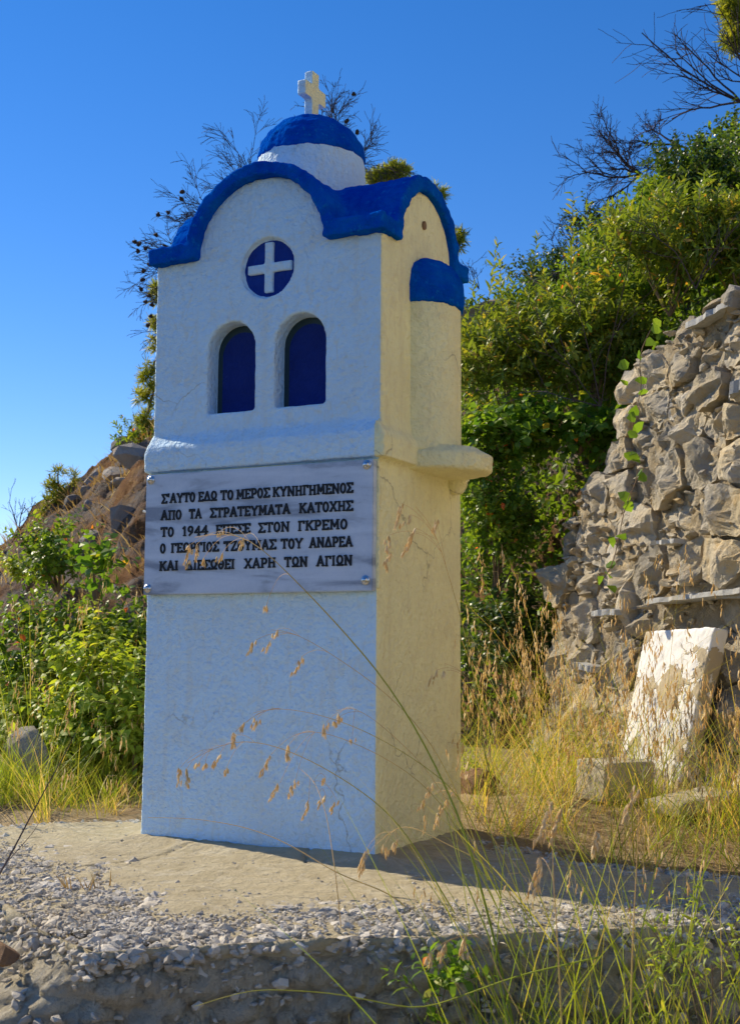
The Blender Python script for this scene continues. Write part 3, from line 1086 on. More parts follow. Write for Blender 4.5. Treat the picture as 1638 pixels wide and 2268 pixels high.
# cement bed behind the plaque
d = MB()
d.box(0.004, 0.625, -0.006, 0.004, 0.586, 0.875)
remesh(d, 'plaque_bedding', 0.004, plaster_disp(2.0), M_BOUNCEWHITE, shrine, 1)
for (x, z) in ((0.021, 0.8565), (0.6045, 0.8575), (0.0185, 0.5965), (0.603, 0.6045)):
    d = MB()
    y0 = -0.0235
    prof = [(0.0105, 0.0), (0.0105, 0.0022), (0.0088, 0.0032), (0.0066, 0.0032), (0.0066, 0.0075), (0.0052, 0.0095), (0.002, 0.0104), (0.0004, 0.0105)]
    m_ = 18
    vs, fs = [], []
    for (rr, h) in prof:
        for k in range(m_):
            t = 2 * math.pi * k / m_
            vs.append((x + rr * math.cos(t), y0 - h, z + rr * math.sin(t)))
    for i in range(len(prof) - 1):
        for k in range(m_):
            k2 = (k + 1) % m_
            fs.append((i * m_ + k, i * m_ + k2, (i + 1) * m_ + k2, (i + 1) * m_ + k))
    fs.append(tuple((len(prof) - 1) * m_ + k for k in range(m_)))
    d.add(vs, fs)
    o = d.build('bolt', M_STEEL, None, smooth=True)
    o.parent = pq
d = MB()
d.tube([(0.004, 0.004, 0.783), (-0.012, 0.003, 0.784), (-0.020, 0.002, 0.786)], [0.0022, 0.0022, 0.0032], 8)
d.build('drip_pin', M_SILVERWHITE, shrine)

# ---- lettering: slab-serif strokes
SER = 0.17


def glyph(ch):
    """strokes as polylines in a box of width w, height 1; returns (w, strokes, serif ticks)"""
    def arc(cx, cy, rx, ry, a0, a1, n=14):
        return [(cx + rx * math.cos(R(t)), cy + ry * math.sin(R(t))) for t in np.linspace(a0, a1, n)]
    G = {
        'Σ': (0.72, [[(0.70, 0.80), (0.70, 0.94), (0.06, 0.94), (0.40, 0.5), (0.06, 0.06), (0.70, 0.06), (0.70, 0.20)]], []),
        "'": (0.26, [[(0.15, 1.0), (0.10, 0.72)]], []),
        'Α': (0.86, [[(0.10, 0.05), (0.43, 0.98), (0.76, 0.05)], [(0.22, 0.33), (0.64, 0.33)]], [(0.10, 0.05), (0.76, 0.05)]),
        'Υ': (0.84, [[(0.09, 0.95), (0.42, 0.48), (0.75, 0.95)], [(0.42, 0.5), (0.42, 0.05)]], [(0.09, 0.95), (0.75, 0.95), (0.42, 0.05)]),
        'Τ': (0.76, [[(0.05, 0.80), (0.05, 0.94), (0.71, 0.94), (0.71, 0.80)], [(0.38, 0.94), (0.38, 0.05)]], [(0.38, 0.05)]),
        'Ο': (0.70, [arc(0.35, 0.5, 0.26, 0.44, 0, 360, 25)], []),
        'Ε': (0.68, [[(0.16, 0.06), (0.16, 0.94)], [(0.06, 0.94), (0.63, 0.94), (0.63, 0.80)], [(0.06, 0.06), (0.63, 0.06), (0.63, 0.20)], [(0.16, 0.5), (0.48, 0.5)]], []),
        'Δ': (0.84, [[(0.08, 0.07), (0.42, 0.96), (0.76, 0.07), (0.08, 0.07)]], []),
        'Ω': (0.84, [[(0.08, 0.06), (0.30, 0.06), (0.30, 0.18)] + arc(0.42, 0.58, 0.29, 0.37, 235, -55, 20) + [(0.54, 0.18), (0.54, 0.06), (0.76, 0.06)]], []),
        'Μ': (1.0, [[(0.16, 0.05), (0.18, 0.94), (0.50, 0.30), (0.82, 0.94), (0.84, 0.05)]], [(0.16, 0.05), (0.84, 0.05), (0.16, 0.95), (0.84, 0.95)]),
        'Ρ': (0.72, [[(0.17, 0.05), (0.17, 0.94), (0.40, 0.94)] + arc(0.40, 0.69, 0.23, 0.25, 85, -90, 10) + [(0.17, 0.44)]], [(0.17, 0.05), (0.12, 0.95)]),
        'Κ': (0.84, [[(0.17, 0.05), (0.17, 0.95)], [(0.74, 0.94), (0.22, 0.46)], [(0.34, 0.58), (0.74, 0.06)]], [(0.17, 0.05), (0.17, 0.95), (0.72, 0.95), (0.74, 0.05)]),
        'Ν': (0.88, [[(0.15, 0.05), (0.15, 0.95), (0.73, 0.05), (0.73, 0.95)]], [(0.15, 0.05), (0.12, 0.95), (0.73, 0.95)]),
        'Η': (0.86, [[(0.17, 0.05), (0.17, 0.95)], [(0.69, 0.05), (0.69, 0.95)], [(0.17, 0.5), (0.69, 0.5)]], [(0.17, 0.05), (0.17, 0.95), (0.69, 0.05), (0.69, 0.95)]),
        'Γ': (0.66, [[(0.17, 0.05), (0.17, 0.94)], [(0.06, 0.94), (0.60, 0.94), (0.60, 0.76)]], [(0.17, 0.05)]),
        'Π': (0.86, [[(0.17, 0.05), (0.17, 0.94)], [(0.69, 0.05), (0.69, 0.94)], [(0.06, 0.94), (0.80, 0.94)]], [(0.17, 0.05), (0.69, 0.05)]),
        'Χ': (0.84, [[(0.12, 0.06), (0.72, 0.94)], [(0.12, 0.94), (0.72, 0.06)]], [(0.12, 0.05), (0.72, 0.05), (0.12, 0.95), (0.72, 0.95)]),
        'Ζ': (0.72, [[(0.07, 0.80), (0.07, 0.94), (0.62, 0.94), (0.08, 0.06), (0.66, 0.06), (0.66, 0.20)]], []),
        'Ι': (0.40, [[(0.20, 0.05), (0.20, 0.95)]], [(0.20, 0.05), (0.20, 0.95)]),
        'Θ': (0.70, [arc(0.35, 0.5, 0.26, 0.44, 0, 360, 25), [(0.22, 0.5), (0.48, 0.5)]], []),
        '1': (0.48, [[(0.08, 0.80), (0.26, 0.95), (0.26, 0.05)]], [(0.26, 0.05)]),
        '9': (0.64, [arc(0.32, 0.68, 0.22, 0.26, 0, 360, 18), [(0.54, 0.66), (0.50, 0.36), (0.20, 0.05)]], []),
        '4': (0.68, [[(0.48, 0.05), (0.48, 0.95), (0.06, 0.34), (0.66, 0.34)]], [(0.48, 0.05)]),
    }
    return G[ch]


LINES = [
    (0.798, [("Σ'ΑΥΤΟ", .054, .150), ('ΕΔΩ', .160, .212), ('ΤΟ', .222, .257), ('ΜΕΡΟΣ', .266, .355), ('ΚΥΝΗΓΗΜΕΝΟΣ', .364, .570)]),
    (0.758, [('ΑΠΟ', .053, .112), ('ΤΑ', .135, .169), ('ΣΤΡΑΤΕΥΜΑΤΑ', .194, .410), ('ΚΑΤΟΧΗΣ', .434, .570)]),
    (0.718, [('ΤΟ', .054, .091), ('1944', .116, .188), ('ΕΠΕΣΕ', .211, .305), ('ΣΤΟΝ', .327, .409), ('ΓΚΡΕΜΟ', .432, .557)]),
    (0.679, [('Ο', .053, .068), ('ΓΕΩΡΓΙΟΣ', .085, .219), ('ΤΖΟΥΜΑΣ', .234, .374), ('ΤΟΥ', .388, .444), ('ΑΝΔΡΕΑ', .462, .570)]),
    (0.6375, [('ΚΑΙ', .052, .106), ('ΔΙΕΣΩΘΕΙ', .128, .264), ('ΧΑΡΗ', .291, .374), ('ΤΩΝ', .398, .457), ('ΑΓΙΩΝ', .481, .570)]),
]
let = MB()
CAPH = 0.0225
cnt = [0]


def put_stroke(x0, z0, sx, pts, th):
    pts = [(x0 + p[0] * sx, z0 + p[1] * CAPH) for p in pts]
    for (ax, az), (bx, bz) in zip(pts[:-1], pts[1:]):
        dx, dz = bx - ax, bz - az
        L = math.hypot(dx, dz)
        if L < 1e-6:
            continue
        ux, uz = dx / L, dz / L
        h = th / 2
        e_ = h * 0.75
        ax_, az_, bx_, bz_ = ax - ux * e_, az - uz * e_, bx + ux * e_, bz + uz * e_
        nx, nz = -uz * h, ux * h
        cnt[0] += 1
        yf = -0.0255 - 0.00002 * (cnt[0] % 37)
        poly = [(ax_ + nx, az_ + nz), (bx_ + nx, bz_ + nz), (bx_ - nx, bz_ - nz), (ax_ - nx, az_ - nz)]
        let.prism(poly, yf, -0.0230)


for zb, words in LINES:
    for wd, xa, xb in words:
        gl = [glyph(ch) for ch in wd]
        gap = 0.10
        tot = sum(g_[0] for g_ in gl) + gap * (len(gl) - 1)
        sx = (xb - xa) / tot
        x = xa
        for ch, (w_, st, ticks) in zip(wd, gl):
            th = 0.0042
            jz = random.uniform(-0.0004, 0.0004)
            for pts in st:
                put_stroke(x, zb + jz, sx, pts, th)
            for (tx, tz) in ticks:
                hw = 0.13
                put_stroke(x, zb + jz, sx, [(tx - hw, tz), (tx + hw, tz)], 0.0026)
            x += (w_ + gap) * sx
o = let.build('lettering', M_INK)
o.parent = pq
print('shrine done')

# ================================================================== dry stone wall
WU = unit(np.array([0.72, -0.69, 0.0]))
WNRM = unit(np.array([-0.69, -0.72, 0.0]))
WO = np.array([0.808, 1.61, 0.0])      # wall foot at u = 0
LEAN = 0.10


def wall_pt(u, v, out=0.0):
    u, v, out = np.broadcast_arrays(np.asarray(u, float), np.asarray(v, float), np.asarray(out, float))
    return WO + u[..., None] * WU + np.stack([v * 0, v * 0, v], -1) + (out - LEAN * v)[..., None] * WNRM


def wall_top(u):
    return np.interp(u, [-1.45, -1.0, -0.74, -0.69, -0.62, -0.46, -0.41, -0.37, -0.10, 0.10, 0.45, 0.8, 1.6, 2.4],
                     [0.30, 0.80, 0.96, 1.02, 1.04, 1.08, 1.14, 1.50, 1.53, 1.55, 1.55, 1.58, 1.60, 1.55])


wall = thing('dry_stone_wall', WO, 'ruined dry stone wall of grey and ochre limestone blocks at right', 'wall')
# mortar and rubble core
us = np.linspace(-0.84, 1.75, 220)
vs_ = np.linspace(-0.12, 1.0, 110)
U, V = np.meshgrid(us, vs_, indexing='ij')
VV = V * np.where(V > 0, wall_top(U), 1.0)
pp = wall_pt(U.ravel(), VV.ravel(), -0.014)
pp = pp + WNRM * (0.028 * fbm(pp, 9.0, 5, 44) + 0.014 * fbm(pp, 34.0, 3, 45))[:, None]
g = MB()
nv = len(vs_)
I, J = np.meshgrid(np.arange(len(us) - 1), np.arange(nv - 1), indexing='ij')
a = (I * nv + J).ravel()
g.add(pp, np.stack([a, a + nv, a + nv + 1, a + 1], 1))
topu = wall_pt(us, wall_top(us) - 0.01, -0.035)
topb = wall_pt(us, wall_top(us) - 0.03, -0.40)
botb = wall_pt(us, us * 0 - 0.12, -0.40)
k = len(us)
i = np.arange(k - 1)
g.add(np.concatenate([topu, topb, botb]), np.concatenate([np.stack([i, i + 1, i + 1 + k, i + k], 1), np.stack([i + k, i + 1 + k, i + 1 + 2 * k, i + 2 * k], 1)]))
g.build('rubble_core', M_MORTAR, wall, smooth=True)

rng = np.random.default_rng(23)
# stone cells: jittered courses -> voronoi cells in the wall face
pts = []
v = 0.02
while v < 1.75:
    hrow = rng.uniform(0.07, 0.19)
    u = -1.5 + rng.uniform(0, 0.1)
    while u < 2.5:
        wst = hrow * rng.uniform(0.75, 1.9)
        pts.append((u + wst / 2, v + hrow / 2 + rng.normal(0, 0.018)))
        u += wst
    v += hrow * 0.98
pts = np.array(pts)


def clip(poly, p, q):
    """keep the part of poly nearer to p than q"""
    m_ = (p + q) / 2
    d_ = q - p
    outp = []
    n_ = len(poly)
    for i_ in range(n_):
        a_, b_ = poly[i_], poly[(i_ + 1) % n_]
        sa, sb = (a_ - m_) @ d_, (b_ - m_) @ d_
        if sa <= 0:
            outp.append(a_)
        if sa * sb < 0:
            outp.append(a_ + (b_ - a_) * sa / (sa - sb))
    return outp


def wall_stone(mb, c2, poly, depth, rng, tone, protr=0.0, rings=8, seg=30):
    """one block: facetted, bulging face over the cell outline, sides running back into the core"""
    poly = np.array(poly)
    ctr = poly.mean(0)
    ang = np.linspace(0, 2 * math.pi, seg, endpoint=False) + rng.uniform(0, 1)
    dirs = np.stack([np.cos(ang), np.sin(ang)], 1)
    rad = np.full(seg, 9.0)
    n_ = len(poly)
    for i_ in range(n_):
        a_, b_ = poly[i_] - ctr, poly[(i_ + 1) % n_] - ctr
        e_ = b_ - a_
        nn = np.array([e_[1], -e_[0]])
        nn = nn / (np.linalg.norm(nn) + 1e-9)
        dd = a_ @ nn
        if dd < 0:
            nn, dd = -nn, -dd
        den = dirs @ nn
        rad = np.where(den > 1e-4, np.minimum(rad, dd / np.maximum(den, 1e-4)), rad)
    rad = rad - 0.003
    rs = rad.copy()
    for _ in range(2):
        rs = 0.5 * rs + 0.25 * (np.roll(rs, 1) + np.roll(rs, -1))
    rad = np.maximum(0.80 * rad + 0.20 * rs, 0.008) * (0.96 + 0.08 * rng.uniform(-1, 1, seg))
    size = rad.mean()
    fr = np.array([0.0, 0.22, 0.42, 0.6, 0.75, 0.87, 0.96, 1.0])
    # facets
    K = rng.integers(4, 8)
    fa = rng.normal(0, 0.62, (K, 2))
    fc = rng.uniform(0.55, 1.05, K) * min(0.045, size * 0.5)
    verts = [None]
    UV = []
    for f_ in fr[1:]:
        UV.append(dirs * (rad * f_)[:, None])
    UV = np.concatenate([[[0, 0]], np.concatenate(UV)])
    fr_all = np.concatenate([[0], np.repeat(fr[1:], seg)])
    H = np.min(fc[None] + UV @ fa.T, axis=1)
    H = np.maximum(H, -0.01) * (1 - np.clip(fr_all, 0, 1) ** 9 * 0.35)
    q3 = np.concatenate([UV + ctr, np.full((len(UV), 1), rng.uniform(0, 50))], 1)
    H = H + 0.014 * fbm(q3, 18.0, 4, 66) + 0.007 * fbm(q3, 60.0, 2, 67)
    H = H + protr
    P3 = wall_pt(UV[:, 0] + ctr[0], UV[:, 1] + ctr[1], H)
    back = wall_pt(dirs[:, 0] * rad * 0.92 + ctr[0], dirs[:, 1] * rad * 0.92 + ctr[1], -depth)
    allv = np.concatenate([P3, back])
    f = []
    for j in range(seg):
        f.append((0, 1 + j, 1 + (j + 1) % seg))
    mb.add(allv[:1 + seg], f, tone)
    k_ = len(fr) - 1
    j = np.arange(seg)
    j2 = (j + 1) % seg
    qs = []
    for r0 in range(k_):
        qs.append(np.stack([1 + r0 * seg + j, 1 + (r0 + 1) * seg + j, 1 + (r0 + 1) * seg + j2, 1 + r0 * seg + j2], 1))
    mb.add(allv, np.concatenate(qs), tone)


stn = MB()
for i0, p in enumerate(pts):
    if p[1] > wall_top(p[0]) + 0.015 or p[0] < -0.84 or p[0] > 1.72:
        continue
    if 0.02 < p[0] < 0.34 and 0.50 < p[1] < 0.585:
        continue
    near = np.argsort(((pts - p) ** 2).sum(1))[1:16]
    poly = [p + np.array(o) for o in ((-.2, -.2), (.2, -.2), (.2, .2), (-.2, .2))]
    for q in near:
        poly = clip(poly, p, pts[q])
    if len(poly) < 3:
        continue
    wall_stone(stn, p, poly, 0.08, rng, rng.uniform(0, 1), rng.normal(0.0, 0.014))
stn.build('stone', M_WALLSTONE, wall, smooth=False)
# small chips packed in the joints
uu = rng.uniform(-0.8, 1.7, 1900)
vv = rng.uniform(0, 1, 1900) * (wall_top(uu) + 0.02)
cp = wall_pt(uu, vv, rng.uniform(-0.030, 0.012, 1900))
ch = MB()
stones(ch, cp, rng.uniform(0.008, 0.028, 1900), rng, 0.6, 0.3, (ICO_V, ICO_F), None, 7)
uu = np.concatenate([rng.uniform(-0.8, -0.62, 30), rng.uniform(-0.6, 1.7, 60)])
tp = wall_pt(uu, wall_top(uu) + rng.uniform(-0.01, 0.03, 90), rng.uniform(-0.25, -0.02, 90))
stones(ch, tp, rng.uniform(0.03, 0.07, 90), rng, 0.6, 0.2, (ICO_V, ICO_F), None, 8)
ch.build('filler_stone', M_WALLSTONE, wall)


def slate_piece(u, v, w, th, dep, out, tilt=0.0, seed=1):
    r2 = np.random.default_rng(seed)
    nseg = 14
    xs = np.linspace(-w / 2, w / 2, nseg)
    edge = out + r2.normal(0, 0.006, nseg)
    vs3, fs = [], []
    for kk, (x_, e_) in enumerate(zip(xs, edge)):
        for oo in (e_, e_ - dep):
            for zz in (-th / 2, th / 2):
                vs3.append(wall_pt(np.array(u + x_), np.array(v + zz + tilt * x_ + r2.normal(0, 0.0012)), np.array(oo)))
    for kk in range(nseg - 1):
        a_ = kk * 4
        b_ = a_ + 4
        fs += [(a_, b_, b_ + 1, a_ + 1), (a_ + 2, a_ + 3, b_ + 3, b_ + 2), (a_ + 1, b_ + 1, b_ + 3, a_ + 3), (a_, a_ + 2, b_ + 2, b_)]
    fs += [(0, 1, 3, 2), (len(vs3) - 4, len(vs3) - 2, len(vs3) - 1, len(vs3) - 3)]
    m_ = MB()
    m_.add(np.array(vs3), fs, r2.uniform(0.3, 0.9))
    return m_


for (u, v, w, th, dep, out, tilt, sd) in ((0.23, 0.625, 0.50, 0.016, 0.12, 0.085, 0.03, 1), (-0.32, 0.59, 0.15, 0.020, 0.10, 0.08, 0.02, 2),
                                          (0.02, 0.81, 0.11, 0.014, 0.08, 0.065, -0.02, 3), (0.38, 1.27, 0.14, 0.040, 0.10, 0.05, 0.25, 4),
                                          (0.42, 1.46, 0.10, 0.02, 0.12, 0.05, 0.5, 5), (-0.48, 0.40, 0.12, 0.02, 0.1, 0.05, -0.1, 6), (0.5, 0.62, 0.35, 0.018, 0.1, 0.07, -0.03, 8), (0.7, 1.1, 0.3, 0.02, 0.1, 0.06, 0.03, 9)):
    slate_piece(u, v, w, th, dep, out, tilt, sd).build('slate_course', M_SLATE, wall)
o = slate_piece(0.16, 1.535, 0.24, 0.020, 0.20, 0.05, 0.06, 7).build('slate_slab', M_SLATE)
tag(o, 'thin grey slate slab lying on top of the stone wall', 'slab')
print('wall done')


# ================================================================== loose blocks
def block(name, corners, thick, matr, label, cat, voxel=0.006, amp=1.0, seed=1):
    """slab with a quadrilateral face: corners (4 world points), thickness vector"""
    c4 = np.array(corners)
    t = np.array(thick)
    m_ = MB()
    m_.add(np.concatenate([c4, c4 + t]), [(0, 1, 2, 3), (7, 6, 5, 4), (0, 4, 5, 1), (1, 5, 6, 2), (2, 6, 7, 3), (3, 7, 4, 0)])

    def dsp(co, no):
        return co + no * (amp * (0.004 * fbm(co, 14.0, 4, seed) + 0.002 * fbm(co, 60.0, 2, seed + 1)))[:, None]
    o_ = remesh(m_, name, voxel, dsp, matr, None, 1)
    return tag(o_, label, cat)


# white marble slab leaning on the wall: face turned to the left, thick right edge in shade
bl, br, tr, tl = at(1362, 1725, 4.04), at(1496, 1765, 3.76), at(1583, 1388, 3.72), at(1428, 1398, 4.06)
nf = unit(np.cross(br - bl, tl - bl))
if nf @ (CAM_POS - bl) < 0:
    nf = -nf
block('leaning_slab', [bl, br, tr, tl], -nf * 0.055, M_WSLAB, 'white plastered marble slab leaning against the stone wall', 'slab', 0.006, 0.9, 3)

# cast block standing in the grass, corner towards the camera
e0 = at(1338, 1838, 3.45)
e0[2] = ground_h(e0[None])[0] + 0.012
zt = np.array([0, 0, 1.0])
vA = unit(np.array([-0.72, 0.42, 0.0])) * 0.125
vB = unit(np.array([0.62, 0.75, 0.0])) * 0.16
hgt = np.array([0.010, 0.0, 0.108])
block('concrete_block', [e0, e0 + vA, e0 + vA + hgt * 1.03, e0 + hgt], vB, M_BLOCK, 'yellowish square concrete block standing in dry grass below the leaning slab', 'block', 0.006, 0.5, 5)
# flat slab on the ground
p0 = at(1510, 1905, 3.22)
p0[2] = ground_h(p0[None])[0] + 0.022
vA = unit(np.array([-0.86, 0.35, 0.02])) * 0.12
vB = unit(np.array([0.40, 0.80, 0.08])) * 0.24
block('flat_stone', [p0, p0 + vA, p0 + vA + vB, p0 + vB], (0, 0, 0.035), M_BLOCK, 'flat pale paving slab lying on the straw at lower right', 'slab', 0.006, 0.5, 8)


def boulder(name, c, size, matr, label, cat='rock', seed=1, sc=(1, 1, 0.8)):
    r2 = np.random.default_rng(seed)
    bm = bmesh.new()
    bmesh.ops.create_icosphere(bm, subdivisions=5, radius=1.0)
    V = np.array([v.co[:] for v in bm.verts])
    F = np.array([[v.index for v in f.verts] for f in bm.faces])
    bm.free()
    for k in range(9):
        d_ = unit(r2.normal(size=3))
        ex = np.clip(V @ d_ - r2.uniform(0.45, 0.8), 0, None)
        V = V - ex[:, None] * d_
    V = V * (1 + 0.10 * fbm(V + seed, 2.5, 5, seed))[:, None]
    m_ = MB()
    m_.add(V * np.array(sc) * size + np.asarray(c), F, 0.5)
    return tag(m_.build(name, matr, None, smooth=True), label, cat)


boulder('brown_rock', at(1062, 1765, 3.75), 0.085, M_BROWNROCK, 'rusty brown rock half hidden behind the right edge of the shrine', 'rock', 5, (0.9, 1.0, 0.95))
boulder('grey_rock', at(66, 1680, 3.95), 0.088, M_HILLROCK, 'pale grey pointed rock among the grass at far left', 'rock', 8, (0.9, 1.0, 1.1))
boulder('corner_rock', at(8, 2112, 2.03), 0.026, M_BROWNROCK, 'orange brown stone beside the lower left corner of the slab', 'rock', 15, (1.0, 1.0, 0.8))
boulder('ledge_rock', at(1225, 635, 7.6), 0.20, M_HILLROCK, 'dark grey boulder showing between bushes on the right slope', 'rock', 19, (1.3, 1.0, 0.6))
boulder('bank_rock', at(1075, 705, 6.2), 0.18, M_HILLROCK, 'brownish grey rock ledge beside the blue eave of the shrine', 'rock', 27, (1.5, 1.0, 0.45))

# rock outcrop on the left slope
oc = thing('rock_outcrop', hill_point(np.array([280.0]), np.array([4.0]))[0], 'jagged grey rock outcrop on the dry slope left of the shrine', 'rocks')
rng = np.random.default_rng(31)
for k in range(22):
    px = rng.uniform(150, 420)
    r0 = rng.uniform(2.6, 5.1)
    if px < 230 and r0 < 3.5 and rng.uniform() < 0.7:
        continue
    c = hill_point(np.array([px]), np.array([r0]))[0]
    rk = MB()
    stones(rk, c[None] + np.array([[0, 0, -0.05]]), np.array([rng.uniform(0.06, 0.17)]), rng, 0.8, 0.06, (ICO_V, ICO_F), None, 9)
    rk.build('rock', M_HILLROCK, oc)
for k in range(12):
    c = hill_point(np.array([rng.uniform(-60, 330)]), np.array([rng.uniform(2.0, 5.0)]))[0]
    rk = MB()
    stones(rk, c[None], np.array([rng.uniform(0.05, 0.12)]), rng, 0.7, 0.06, (ICO_V, ICO_F), None, 9)
    rk.build('rock', M_HILLROCK, oc)
print('blocks done')


# ================================================================== vegetation
def leaves(mb, pos, dirs, nrm, ln, wd, tone, droop=0.12, shape=(0.28, 0.70), w2=0.8):
    """leaf blades: base, two pairs of edge points, tip; gently folded down towards the tip"""
    n_ = len(pos)
    d_ = unit(dirs)
    s_ = unit(np.cross(d_, nrm))
    u_ = np.cross(s_, d_)
    ln = np.broadcast_to(ln, (n_,))[:, None]
    wd = np.broadcast_to(wd, (n_,))[:, None] * 0.5
    p0 = pos
    p1 = pos + d_ * ln * shape[0] + u_ * ln * droop * 0.15
    p2 = pos + d_ * ln * shape[1] - u_ * ln * droop * 0.25
    p3 = pos + d_ * ln - u_ * ln * droop
    cup = u_ * wd * 0.25
    V = np.stack([p0, p1 - s_ * wd + cup, p1 + s_ * wd + cup, p2 - s_ * wd * w2 + cup, p2 + s_ * wd * w2 + cup, p3], 1)
    b_ = (np.arange(n_) * 6)[:, None]
    base = mb.n
    mb.add(V.reshape(-1, 3), b_ + np.array([[1, 2, 4, 3]]), tone)
    # triangles share the same verts
    mb.f.append(np.concatenate([b_ + np.array([[0, 2, 1]]), b_ + np.array([[3, 4, 5]])]) + base)
    mb.t.append(np.concatenate([tone, tone]) if np.ndim(tone) else np.full(2 * n_, tone))
    mb.m.append(np.zeros(2 * n_, np.int32))


def shrub(name, c, rad, label, cat, group, matr, nshoot, lps, ll, lw, slen, rng, up=0.6, droop=0.15, upto=0.35, shape=(0.28, 0.7), w2=0.8,
          lobes=9, spread=0.75, stem_mat=None, tufts=(), tone=None, stem_r=0.0035, axial=0.5):
    """a bush: leafy shoots springing from lobes of an uneven crown, plus its woody stems"""
    c = np.asarray(c, float)
    rad = np.asarray(rad, float)
    base = c - np.array([0, 0, rad[2] * 0.95])
    root = thing(name, base, label, cat, group)
    lc = unit(rng.normal(size=(lobes, 3))) * rng.uniform(0.25, 0.72, (lobes, 1))
    lr = rng.uniform(0.30, 0.55, lobes)
    li = rng.integers(0, lobes, nshoot)
    d = unit(rng.normal(size=(nshoot, 3)) + np.array([0, 0, 0.25]))
    st = (lc[li] + d * (lr[li] * rng.uniform(0.35, 1.0, nshoot) ** 0.6)[:, None]) * rad + c
    sd = unit(d * np.array([1, 1, 0.6]) + np.array([0, 0, up]) + rng.normal(0, 0.35, (nshoot, 3)))
    sl = slen * rng.uniform(0.5, 1.25, nshoot)
    for (tp_, l_) in tufts:
        st = np.concatenate([st, np.array(tp_)[None] - np.array([[0, 0, l_]])])
        sd = np.concatenate([sd, unit(np.array([[rng.normal(0, 0.12), rng.normal(0, 0.12), 1.0]]))])
        sl = np.concatenate([sl, [l_]])
    ns = len(st)
    K = np.maximum(4, (lps * sl / slen).astype(int))
    idx = np.repeat(np.arange(ns), K)
    kk = np.concatenate([np.arange(q) for q in K])
    fr_ = (kk + 0.5) / K[idx]
    pos = st[idx] + sd[idx] * (sl[idx] * fr_)[:, None] + np.array([0, 0, -0.25]) * (sl[idx] * fr_ ** 2 * upto)[:, None]
    ax = unit(np.cross(sd, np.array([0.3, 0.5, 0.81])))
    bx = np.cross(sd, ax)
    ph = kk * 2.4 + rng.uniform(0, 6, ns)[idx]
    radial = ax[idx] * np.cos(ph)[:, None] + bx[idx] * np.sin(ph)[:, None]
    ldir = unit(radial + sd[idx] * axial + rng.normal(0, 0.22, (len(idx), 3)))
    nr_ = unit(np.array([0, 0, 1.0]) + rng.normal(0, 0.45, (len(idx), 3)) + sd[idx] * 0.4)
    L = ll * rng.uniform(0.65, 1.2, len(idx)) * (1 - 0.35 * fr_)
    m_ = MB()
    tn = np.clip(rng.beta(1.6, 2.2, ns)[idx] * 0.85 + rng.normal(0, 0.13, len(idx)), 0, 0.92)
    sp = rng.uniform(0, 1, len(idx)) < 0.018
    tn = np.where(sp, rng.uniform(0.92, 1.0, len(idx)), tn)
    if tone is not None:
        tn = np.clip(tn + tone, 0, 1)
    leaves(m_, pos, ldir, nr_, L, lw * L / ll, tn, droop, shape, w2)
    m_.build('foliage', matr, root)
    s_ = MB()
    for k in range(lobes):
        tgt = lc[k] * rad * 0.8 + c
        q = np.linspace(0, 1, 7)[:, None]
        mid = (base + tgt) / 2 + rng.normal(0, 0.08, 3) * rad
        crv = base * (1 - q) ** 2 + 2 * mid * q * (1 - q) + tgt * q ** 2
        s_.tube(crv, np.linspace(stem_r * 1.6, stem_r * 0.6, 7), 5)
    near = np.argsort(rng.uniform(0, 1, ns))[:max(20, ns // 2)]
    near = np.unique(np.concatenate([near, np.arange(nshoot, ns)]))
    for k in near:
        q = np.linspace(0, 1, 4)
        s_.tube(st[k] + sd[k] * (sl[k] * q)[:, None] + np.array([0, 0, -0.25]) * (sl[k] * q ** 2 * upto)[:, None], np.linspace(stem_r * 0.5, stem_r * 0.2, 4), 3)
    s_.build('stems', stem_mat or M_TWIG, root)
    return root


rng = np.random.default_rng(101)
OL = dict(matr=M_OLIVE, ll=0.064, lw=0.0155, up=0.75, droop=0.10, shape=(0.3, 0.68), w2=0.85, axial=0.75)
LE = dict(matr=M_LENT, ll=0.040, lw=0.021, up=0.6, droop=0.12, shape=(0.35, 0.75), w2=0.9, axial=0.55)
DK = dict(matr=M_DARK, ll=0.034, lw=0.018, up=0.5, droop=0.12, shape=(0.3, 0.7), w2=0.85)
RO = dict(matr=M_ROUND, ll=0.052, lw=0.044, up=0.4, droop=0.16, shape=(0.22, 0.62), w2=0.95, upto=0.5)
NE = dict(matr=M_NETTLE, ll=0.048, lw=0.025, up=0.9, droop=0.28, shape=(0.3, 0.65), w2=0.75, axial=0.35)
MY = dict(matr=M_LENT, ll=0.045, lw=0.016, up=0.7, droop=0.08, shape=(0.3, 0.7), w2=0.85, axial=0.7)
RG = 'evergreen bushes on the right bank'

# --- right side, near bank
shrub('olive_shrub', at(1155, 830, 5.65), (0.32, 0.30, 0.30), 'tall olive-leaved bush just right of the shrine top', 'bush', RG, nshoot=330, lps=20, slen=0.17, rng=rng,
      tufts=[(at(1165, 500, 5.6), 0.42), (at(1075, 520, 5.7), 0.38), (at(1110, 560, 5.6), 0.36), (at(1062, 600, 5.6), 0.25), (at(1140, 590, 5.6), 0.3), (at(1190, 620, 5.6), 0.3), (at(1040, 660, 5.6), 0.25), (at(1220, 610, 5.7), 0.3)], **OL)
shrub('olive_shrub', at(1300, 790, 5.5), (0.28, 0.28, 0.30), 'olive-leaved bush against the stepped end of the stone wall', 'bush', RG, nshoot=230, lps=20, slen=0.17, rng=rng,
      tufts=[(at(1262, 410, 5.6), 0.50), (at(1303, 425, 5.6), 0.46), (at(1270, 520, 5.4), 0.35), (at(1330, 540, 5.5), 0.35), (at(1370, 520, 5.5), 0.35), (at(1235, 560, 5.6), 0.35)], **OL)
